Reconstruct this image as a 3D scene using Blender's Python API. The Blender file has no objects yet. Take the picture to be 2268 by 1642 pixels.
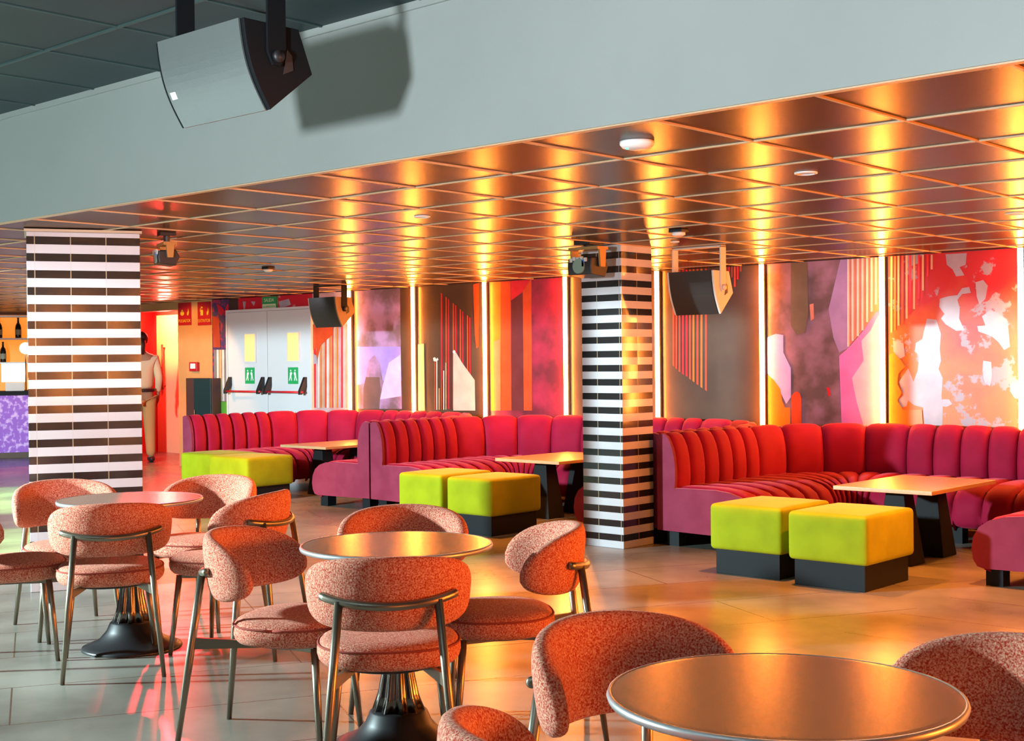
import bpy, bmesh, math, random
from mathutils import Vector, Matrix
R = math.radians
random.seed(7)
scn = bpy.context.scene
COL = scn.collection

# ------------------------------------------------------------------ helpers
MATS = {}
def nodes_of(m):
    m.use_nodes = True
    return m.node_tree.nodes, m.node_tree.links
def mat(name, color, rough=.5, metal=0., spec=.5, sheen=0., sheen_tint=None, var=None, vscale=8., vstretch=(1, 1, 1),
        bump=0., bscale=60., emit=None, estr=0., coat=0., detail=4., lo=.35, hi=.65):
    if name in MATS: return MATS[name]
    m = bpy.data.materials.new(name)
    n, l = nodes_of(m)
    b = n['Principled BSDF']
    b.inputs['Base Color'].default_value = (*color, 1)
    b.inputs['Roughness'].default_value = rough
    b.inputs['Metallic'].default_value = metal
    b.inputs['Specular IOR Level'].default_value = spec
    if sheen:
        b.inputs['Sheen Weight'].default_value = sheen
        b.inputs['Sheen Roughness'].default_value = .4
        b.inputs['Sheen Tint'].default_value = (*(sheen_tint or (1, 1, 1)), 1)
    if coat:
        b.inputs['Coat Weight'].default_value = coat
        b.inputs['Coat Roughness'].default_value = .05
    if emit:
        b.inputs['Emission Color'].default_value = (*emit, 1)
        b.inputs['Emission Strength'].default_value = estr
    if var or bump:
        tc = n.new('ShaderNodeTexCoord'); mp = n.new('ShaderNodeMapping')
        mp.inputs['Scale'].default_value = vstretch
        l.new(tc.outputs['Object'], mp.inputs['Vector'])
    if var:
        nz = n.new('ShaderNodeTexNoise'); nz.inputs['Scale'].default_value = vscale; nz.inputs['Detail'].default_value = detail
        l.new(mp.outputs['Vector'], nz.inputs['Vector'])
        cr = n.new('ShaderNodeValToRGB')
        cr.color_ramp.elements[0].position = lo; cr.color_ramp.elements[0].color = (*color, 1)
        cr.color_ramp.elements[1].position = hi; cr.color_ramp.elements[1].color = (*var, 1)
        l.new(nz.outputs['Fac'], cr.inputs['Fac'])
        l.new(cr.outputs['Color'], b.inputs['Base Color'])
    if bump:
        nb = n.new('ShaderNodeTexNoise'); nb.inputs['Scale'].default_value = bscale; nb.inputs['Detail'].default_value = 3
        l.new(mp.outputs['Vector'], nb.inputs['Vector'])
        bp = n.new('ShaderNodeBump'); bp.inputs['Strength'].default_value = bump; bp.inputs['Distance'].default_value = .01
        l.new(nb.outputs['Fac'], bp.inputs['Height']); l.new(bp.outputs['Normal'], b.inputs['Normal'])
    MATS[name] = m
    return m

def link(name, bm, m, parent=None, smooth=False, bevel=0., bseg=3):
    me = bpy.data.meshes.new(name)
    bmesh.ops.recalc_face_normals(bm, faces=bm.faces[:])
    bm.to_mesh(me); bm.free()
    if smooth:
        for p in me.polygons: p.use_smooth = True
    o = bpy.data.objects.new(name, me)
    for mm in (m if isinstance(m, (list, tuple)) else [m]): me.materials.append(mm)
    COL.objects.link(o)
    if parent: o.parent = parent
    if bevel:
        md = o.modifiers.new('bevel', 'BEVEL'); md.width = bevel; md.segments = bseg; md.limit_method = 'ANGLE'; md.angle_limit = R(40)
        for p in me.polygons: p.use_smooth = True
        wn = o.modifiers.new('wn', 'WEIGHTED_NORMAL')
    return o
def tag(o, label, cat, group=None):
    o['label'] = label; o['category'] = cat
    if group: o['group'] = group
    return o
def thing(name, label, cat, loc=(0, 0, 0), rot=0., group=None):
    o = bpy.data.objects.new(name, None); COL.objects.link(o)
    o.location = loc; o.rotation_euler = (0, 0, rot); o.empty_display_size = .1
    return tag(o, label, cat, group)
def structure(o):
    o['kind'] = 'structure'; return o
def dup(root, loc, rot, label, group=None):
    r = root.copy(); COL.objects.link(r); r.location = loc; r.rotation_euler = (0, 0, rot); r['label'] = label
    if group: r['group'] = group
    for ch in list(root.children):
        c = ch.copy(); COL.objects.link(c); c.parent = r
        for g in list(ch.children):
            d = g.copy(); COL.objects.link(d); d.parent = c
    return r
def box(bm, x0, x1, y0, y1, z0, z1, mi=0, M=None):
    v = [bm.verts.new((x, y, z)) for x in (x0, x1) for y in (y0, y1) for z in (z0, z1)]
    if M is not None:
        for q in v: q.co = M @ q.co
    for f in ((0, 1, 3, 2), (4, 6, 7, 5), (0, 4, 5, 1), (2, 3, 7, 6), (0, 2, 6, 4), (1, 5, 7, 3)):
        fc = bm.faces.new([v[i] for i in f]); fc.material_index = mi
def BM(): return bmesh.new()
def bxo(name, dims, m, parent=None, bevel=0.):
    bm = BM(); box(bm, *dims); return link(name, bm, m, parent, bevel=bevel)
def frame_axes(d):
    d = d.normalized(); a = Vector((0, 0, 1)) if abs(d.z) < .9 else Vector((1, 0, 0))
    u = d.cross(a).normalized(); return u, d.cross(u).normalized()
def tube(bm, pts, rad, seg=12, mi=0):
    pts = [Vector(p) for p in pts]
    rs = rad if isinstance(rad, (list, tuple)) else [rad] * len(pts)
    rings = []; u = None
    for i, p in enumerate(pts):
        d = (pts[min(i + 1, len(pts) - 1)] - pts[max(i - 1, 0)]).normalized()
        if u is None: u, _ = frame_axes(d)
        u = (u - d * u.dot(d)).normalized(); w = d.cross(u)
        rings.append([bm.verts.new(p + (u * math.cos(t) + w * math.sin(t)) * rs[i]) for t in [2 * math.pi * k / seg for k in range(seg)]])
    for a, b in zip(rings, rings[1:]):
        for k in range(seg):
            bm.faces.new((a[k], a[(k + 1) % seg], b[(k + 1) % seg], b[k])).material_index = mi
    bm.faces.new(rings[0]).material_index = mi; bm.faces.new(rings[-1][::-1]).material_index = mi
def lathe(bm, prof, seg=40, cx=0, cy=0, flute=None, mi=0, cap=True):
    rings = []
    for r, z in prof:
        ring = []
        for k in range(seg):
            t = 2 * math.pi * k / seg
            q = r * (flute(t, z) if flute else 1)
            ring.append(bm.verts.new((cx + q * math.cos(t), cy + q * math.sin(t), z)))
        rings.append(ring)
    for a, b in zip(rings, rings[1:]):
        for k in range(seg):
            bm.faces.new((a[k], a[(k + 1) % seg], b[(k + 1) % seg], b[k])).material_index = mi
    if cap:
        bm.faces.new(rings[0][::-1]).material_index = mi; bm.faces.new(rings[-1]).material_index = mi
def prism(bm, poly, x0, x1, mi=0):
    """polygon in (y,z) extruded along x"""
    a = [bm.verts.new((x0, y, z)) for y, z in poly]; b = [bm.verts.new((x1, y, z)) for y, z in poly]
    n = len(poly)
    for k in range(n): bm.faces.new((a[k], a[(k + 1) % n], b[(k + 1) % n], b[k])).material_index = mi
    bm.faces.new(a[::-1]).material_index = mi; bm.faces.new(b).material_index = mi
def text(name, body, size, loc, rot, m, parent=None, ext=.0008, align='CENTER'):
    cu = bpy.data.curves.new(name, 'FONT'); cu.body = body; cu.size = size; cu.align_x = align; cu.align_y = 'CENTER'; cu.extrude = ext
    tmp = bpy.data.objects.new('tmp', cu); COL.objects.link(tmp); bpy.context.view_layer.update()
    me = bpy.data.meshes.new_from_object(tmp.evaluated_get(bpy.context.evaluated_depsgraph_get()))
    bpy.data.objects.remove(tmp)
    o = bpy.data.objects.new(name, me); COL.objects.link(o); o.location = loc; o.rotation_euler = rot
    me.materials.clear(); me.materials.append(m)
    if parent: o.parent = parent
    return o

# ------------------------------------------------------------------ camera (fitted to the ceiling grid)
F_PX = 2932.26; YAW = -.7354; PITCH = -.0077; ROLL = -.0102; HC = 1.33; ZC = 2.134
cy_, sy_ = math.cos(YAW), math.sin(YAW)
fw = Vector((sy_ * math.cos(PITCH), cy_ * math.cos(PITCH), math.sin(PITCH)))
r0 = Vector((cy_, -sy_, 0)); u0 = r0.cross(fw)
rt = math.cos(ROLL) * r0 + math.sin(ROLL) * u0; up = -math.sin(ROLL) * r0 + math.cos(ROLL) * u0
cam = bpy.data.cameras.new('camera'); camo = bpy.data.objects.new('camera', cam); COL.objects.link(camo)
camo.matrix_world = Matrix(((rt.x, up.x, -fw.x, 0), (rt.y, up.y, -fw.y, 0), (rt.z, up.z, -fw.z, HC), (0, 0, 0, 1)))
cam.sensor_width = 36; cam.lens = 36 * F_PX / 2268; cam.clip_end = 100; cam.clip_start = .05
scn.camera = camo

# ------------------------------------------------------------------ materials
def stripe_tiles(name, pair=.09925, white_frac=.53, joint=.2, jx=0.):
    m = bpy.data.materials.new(name); n, l = nodes_of(m); b = n['Principled BSDF']
    tc = n.new('ShaderNodeTexCoord'); sp = n.new('ShaderNodeSeparateXYZ'); l.new(tc.outputs['Object'], sp.inputs[0])
    def M(op, a, bb=None, c=None):
        q = n.new('ShaderNodeMath'); q.operation = op
        for i, v in enumerate((a, bb, c)):
            if v is None: continue
            if isinstance(v, (int, float)): q.inputs[i].default_value = v
            else: l.new(v, q.inputs[i])
        return q.outputs[0]
    fz = M('FRACT', M('DIVIDE', sp.outputs['Z'], pair))
    white = M('LESS_THAN', fz, white_frac)
    fx = M('FRACT', M('DIVIDE', M('ADD', M('ADD', sp.outputs['X'], sp.outputs['Y']), jx), joint))
    jv = M('LESS_THAN', M('ABSOLUTE', M('SUBTRACT', fx, .5)), .014)
    e1 = M('LESS_THAN', M('ABSOLUTE', M('SUBTRACT', fz, white_frac)), .02)
    row = M('FLOOR', M('DIVIDE', sp.outputs['Z'], pair)); cell = M('FLOOR', M('DIVIDE', M('ADD', M('ADD', sp.outputs['X'], sp.outputs['Y']), jx - joint / 2), joint))
    wn = n.new('ShaderNodeTexWhiteNoise'); wn.noise_dimensions = '2D'; cv = n.new('ShaderNodeCombineXYZ'); l.new(row, cv.inputs[0]); l.new(cell, cv.inputs[1]); l.new(cv.outputs[0], wn.inputs['Vector'])
    mx = n.new('ShaderNodeMix'); mx.data_type = 'RGBA'
    mx.inputs[6].default_value = (.018, .016, .016, 1); mx.inputs[7].default_value = (.55, .55, .59, 1); l.new(white, mx.inputs[0])
    m2 = n.new('ShaderNodeMix'); m2.data_type = 'RGBA'; m2.inputs[7].default_value = (.33, .25, .16, 1)
    l.new(M('MULTIPLY', jv, M('SUBTRACT', 1., M('MULTIPLY', white, .85))), m2.inputs[0]); l.new(mx.outputs[2], m2.inputs[6])
    l.new(m2.outputs[2], b.inputs['Base Color'])
    b.inputs['Roughness'].default_value = .12; b.inputs['Specular IOR Level'].default_value = .7
    # each tile sits a hair out of plane
    gm = n.new('ShaderNodeNewGeometry'); vm = n.new('ShaderNodeVectorMath'); vm.operation = 'MULTIPLY_ADD'
    sb = n.new('ShaderNodeVectorMath'); sb.operation = 'SUBTRACT'; l.new(wn.outputs['Color'], sb.inputs[0]); sb.inputs[1].default_value = (.5, .5, .5)
    l.new(sb.outputs[0], vm.inputs[0]); vm.inputs[1].default_value = (.035, .035, .02); l.new(gm.outputs['Normal'], vm.inputs[2])
    nm = n.new('ShaderNodeVectorMath'); nm.operation = 'NORMALIZE'; l.new(vm.outputs[0], nm.inputs[0]); l.new(nm.outputs[0], b.inputs['Normal'])
    return m

def ceiling_mat():
    m = mat('dark_wood_laminate', (.040, .019, .012), rough=.27, spec=.5, var=(.065, .031, .019), vscale=6, vstretch=(.6, 9, 1), lo=.3, hi=.75, bump=.0, bscale=30)
    m.node_tree.nodes['Principled BSDF'].inputs['IOR'].default_value = 1.13
    return m
def floor_mat():
    m = bpy.data.materials.new('stone_floor'); n, l = nodes_of(m); b = n['Principled BSDF']
    tc = n.new('ShaderNodeTexCoord')
    n1 = n.new('ShaderNodeTexNoise'); n1.inputs['Scale'].default_value = 1.6; n1.inputs['Detail'].default_value = 6
    l.new(tc.outputs['Object'], n1.inputs['Vector'])
    cr = n.new('ShaderNodeValToRGB'); cr.color_ramp.elements[0].position = .3; cr.color_ramp.elements[0].color = (.13, .135, .115, 1)
    cr.color_ramp.elements[1].position = .7; cr.color_ramp.elements[1].color = (.30, .305, .26, 1); l.new(n1.outputs['Fac'], cr.inputs['Fac'])
    def grid(rot, bw, bh, off):
        mp = n.new('ShaderNodeMapping'); mp.inputs['Rotation'].default_value = (0, 0, rot); mp.inputs['Location'].default_value = off
        l.new(tc.outputs['Object'], mp.inputs['Vector'])
        br = n.new('ShaderNodeTexBrick'); br.inputs['Scale'].default_value = 1; br.inputs['Brick Width'].default_value = bw; br.inputs['Row Height'].default_value = bh
        br.inputs['Mortar Size'].default_value = .004; br.inputs['Mortar Smooth'].default_value = .3; br.offset = .5
        l.new(mp.outputs['Vector'], br.inputs['Vector']); return br.outputs['Fac']
    ga = grid(R(-62), 2.4, .6, (.1, .17, 0)); gb = grid(0, 2.4, .6, (0, .2, 0))
    sp = n.new('ShaderNodeSeparateXYZ'); l.new(tc.outputs['Object'], sp.inputs[0])
    lt = n.new('ShaderNodeMath'); lt.operation = 'LESS_THAN'; l.new(sp.outputs['X'], lt.inputs[0]); lt.inputs[1].default_value = -3.1
    mg = n.new('ShaderNodeMix'); l.new(lt.outputs[0], mg.inputs[0]); l.new(gb, mg.inputs[2]); l.new(ga, mg.inputs[3])
    mx = n.new('ShaderNodeMix'); mx.data_type = 'RGBA'; l.new(mg.outputs[0], mx.inputs[0]); l.new(cr.outputs['Color'], mx.inputs[6]); mx.inputs[7].default_value = (.10, .065, .045, 1)
    l.new(mx.outputs[2], b.inputs['Base Color'])
    n2 = n.new('ShaderNodeTexNoise'); n2.inputs['Scale'].default_value = 3.5; l.new(tc.outputs['Object'], n2.inputs['Vector'])
    mr = n.new('ShaderNodeMapRange'); mr.inputs[3].default_value = .27; mr.inputs[4].default_value = .27; l.new(n2.outputs['Fac'], mr.inputs[0]); l.new(mr.outputs[0], b.inputs['Roughness'])
    b.inputs['Specular IOR Level'].default_value = .5
    return m
def boucle_mat():
    m = bpy.data.materials.new('boucle_fabric'); n, l = nodes_of(m); b = n['Principled BSDF']
    tc = n.new('ShaderNodeTexCoord')
    nz = n.new('ShaderNodeTexNoise'); nz.inputs['Scale'].default_value = 210; nz.inputs['Detail'].default_value = 3; nz.inputs['Roughness'].default_value = .7
    l.new(tc.outputs['Object'], nz.inputs['Vector'])
    cr = n.new('ShaderNodeValToRGB'); e = cr.color_ramp.elements
    e[0].position = .40; e[0].color = (.46, .035, .016, 1); e[1].position = .64; e[1].color = (.88, .52, .36, 1)
    l.new(nz.outputs['Fac'], cr.inputs['Fac']); l.new(cr.outputs['Color'], b.inputs['Base Color'])
    b.inputs['Roughness'].default_value = .95; b.inputs['Specular IOR Level'].default_value = .15
    b.inputs['Sheen Weight'].default_value = .08; b.inputs['Sheen Tint'].default_value = (1, .75, .6, 1)
    n2 = n.new('ShaderNodeTexNoise'); n2.inputs['Scale'].default_value = 160; n2.inputs['Detail'].default_value = 4; l.new(tc.outputs['Object'], n2.inputs['Vector'])
    bp = n.new('ShaderNodeBump'); bp.inputs['Strength'].default_value = .25; bp.inputs['Distance'].default_value = .004
    l.new(n2.outputs['Fac'], bp.inputs['Height']); l.new(bp.outputs['Normal'], b.inputs['Normal'])
    return m
M_CEIL = ceiling_mat(); M_FLOOR = floor_mat(); M_BOUCLE = boucle_mat()
M_GRID = mat('ceiling_rail_paint', (.52, .36, .22), rough=.4)
M_TEAL = mat('dark_ceiling_paint', (.005, .020, .027), rough=.55, var=(.007, .027, .034), vscale=3)
M_BULK = mat('grey_satin_paint', (.25, .28, .27), rough=.36, var=(.28, .31, .30), vscale=.8, spec=.4)
M_WALLDARK = mat('dark_wall_paint', (.06, .035, .028), rough=.5)
M_ORANGE_WALL = mat('ochre_wall_paint', (.55, .25, .09), rough=.7, var=(.60, .29, .11), vscale=3)
M_VELVET = mat('crimson_velvet', (.30, .003, .034), rough=.75, spec=.2, sheen=.30, sheen_tint=(1, .25, .35), var=(.36, .006, .046), vscale=5, bump=.05, bscale=40)
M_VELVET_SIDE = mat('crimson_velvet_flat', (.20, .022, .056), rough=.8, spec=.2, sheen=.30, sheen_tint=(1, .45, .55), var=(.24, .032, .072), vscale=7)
M_SEAM = mat('dark_seam', (.06, .004, .02), rough=.9)
M_POUF = mat('chartreuse_velvet', (.265, .325, .003), rough=.8, spec=.2, sheen=.12, sheen_tint=(.9, 1, .4), var=(.32, .385, .005), vscale=6, bump=.05, bscale=40)
M_PLINTH = mat('charcoal_wood', (.008, .011, .014), rough=.6, spec=.2)
M_BRONZE = mat('bronze_tube', (.30, .26, .20), rough=.33, metal=.9)
M_BASE = mat('black_cast_metal', (.012, .014, .017), rough=.4, spec=.6)
M_STEM = mat('polished_dark_steel', (.20, .18, .16), rough=.18, metal=1.)
M_TTOP = mat('brown_satin_top', (.40, .25, .14), rough=.25, spec=.6, metal=.55)
M_TEDGE = mat('pale_metal_edge', (.50, .52, .52), rough=.35, metal=.6)
M_WOOD = mat('oak_top', (.52, .33, .17), rough=.33, var=(.60, .40, .22), vscale=7, vstretch=(14, 1, 14), spec=.6)
M_BLACK = mat('black_plastic', (.015, .015, .017), rough=.45)
M_GRILLE_LIT = mat('lit_speaker_grille', (.12, .14, .14), rough=.38, metal=.2, spec=.8, bump=.15, bscale=400)  # lighter copy for the near speaker, its cool reflection put into the base colour
M_CABINET = mat('speaker_cabinet', (.006, .008, .010), rough=.7, spec=.12)
M_GRILLE_DARK = mat('dark_speaker_grille', (.022, .018, .016), rough=.5, bump=.1, bscale=400)
M_SPKPALE = mat('speaker_plate_pale', (.70, .62, .55), rough=.5)
M_WHITE = mat('white_plastic', (.82, .82, .82), rough=.35)
M_DOOR = mat('white_door_paint', (.72, .72, .76), rough=.32)
M_LEDGLOW = mat('warm_led_diffuser', (1, .9, .7), emit=(1., .27, .035), estr=160.)
M_ALU = mat('aluminium_channel', (.6, .55, .48), rough=.4, metal=1.)
M_SKIN = mat('skin', (.32, .16, .09), rough=.55)
M_HAIR = mat('black_hair', (.012, .01, .01), rough=.6)
M_SHIRT = mat('cream_shirt', (.62, .47, .30), rough=.85)
M_TROUSER = mat('tan_trousers', (.46, .24, .09), rough=.85)
M_SHOE = mat('black_leather', (.012, .012, .013), rough=.4)
MC = {k: mat('paint_' + k, c, rough=.35, var=tuple(min(1, q * 1.18 + .006) for q in c), vscale=6, spec=.4) for k, c in dict(
    lilac=(.36, .30, .37), orange=(.72, .17, .012), orange_red=(.66, .065, .015), red=(.66, .015, .03), tan=(.60, .36, .19), tan_dark=(.28, .17, .08),
    orange_pink=(.62, .22, .16), violet=(.36, .24, .48), pink=(.74, .20, .60), pink_lilac=(.72, .48, .78), stripe_white=(.70, .60, .56), lavender=(.44, .38, .85),
    olive=(.16, .12, .085), rust=(.40, .05, .02), maroon=(.13, .02, .025), peach=(.68, .46, .38), purple=(.32, .15, .33), blue_violet=(.34, .26, .85),
    plum_dark=(.15, .09, .09), grey=(.22, .19, .18), green=(.10, .30, .03)).items()}
def peel_paint():
    m = bpy.data.materials.new('paint_peel'); n, l = nodes_of(m); b = n['Principled BSDF']; b.inputs['Roughness'].default_value = .45
    tc = n.new('ShaderNodeTexCoord'); sp = n.new('ShaderNodeSeparateXYZ'); l.new(tc.outputs['Object'], sp.inputs[0])
    na = n.new('ShaderNodeTexNoise'); na.inputs['Scale'].default_value = 2.6; na.inputs['Detail'].default_value = 6; l.new(tc.outputs['Object'], na.inputs['Vector'])
    mr = n.new('ShaderNodeMapRange'); mr.inputs[1].default_value = 1.0; mr.inputs[2].default_value = 2.0; l.new(sp.outputs['Z'], mr.inputs[0])
    ad = n.new('ShaderNodeMath'); ad.operation = 'MULTIPLY_ADD'; l.new(na.outputs['Fac'], ad.inputs[0]); ad.inputs[1].default_value = 1.5; l.new(mr.outputs[0], ad.inputs[2])
    cr = n.new('ShaderNodeValToRGB'); e = cr.color_ramp.elements; e[0].position = .55; e[0].color = (.66, .15, .012, 1); e[1].position = 1.0; e[1].color = (.52, .010, .016, 1)
    sc = n.new('ShaderNodeMath'); sc.operation = 'MULTIPLY'; l.new(ad.outputs[0], sc.inputs[0]); sc.inputs[1].default_value = .62; l.new(sc.outputs[0], cr.inputs['Fac'])
    nb = n.new('ShaderNodeTexNoise'); nb.inputs['Scale'].default_value = 4.2; nb.inputs['Detail'].default_value = 9; nb.inputs['Roughness'].default_value = .62; l.new(tc.outputs['Object'], nb.inputs['Vector'])
    c2 = n.new('ShaderNodeValToRGB'); c2.color_ramp.elements[0].position = .545; c2.color_ramp.elements[1].position = .575; l.new(nb.outputs['Fac'], c2.inputs['Fac'])
    mx = n.new('ShaderNodeMix'); mx.data_type = 'RGBA'; l.new(c2.outputs['Color'], mx.inputs[0]); l.new(cr.outputs['Color'], mx.inputs[6]); mx.inputs[7].default_value = (.36, .29, .36, 1)
    l.new(mx.outputs[2], b.inputs['Base Color']); return m
MC['peel'] = peel_paint()
MC['plum'] = mat('paint_plum', (.15, .09, .10), rough=.35, var=(.36, .20, .30), vscale=4.5, lo=.4, hi=.66, detail=8)
MC['umber'] = mat('paint_umber', (.075, .045, .03), rough=.3, var=(.10, .065, .042), vscale=3)
MC['magenta'] = mat('paint_magenta', (.15, .02, .035), rough=.35, var=(.50, .03, .08), vscale=3.5, lo=.4, hi=.7, detail=6)
MC['lilacbase'] = mat('paint_lilac_base', (.55, .30, .30), rough=.4, var=(.62, .44, .48), vscale=6)
MC['overdoor'] = mat('paint_red_peel', (.60, .012, .03), rough=.4, var=(.60, .45, .42), vscale=7, lo=.60, hi=.68, detail=8)
MC['flower'] = mat('paint_flower', (.07, .04, .12), rough=.4, var=(.42, .03, .08), vscale=14, lo=.52, hi=.62, detail=3)
MC['purple'] = mat('paint_purple_cloud', (.20, .13, .16), rough=.3, var=(.46, .28, .55), vscale=5, lo=.38, hi=.62, detail=7)
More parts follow.
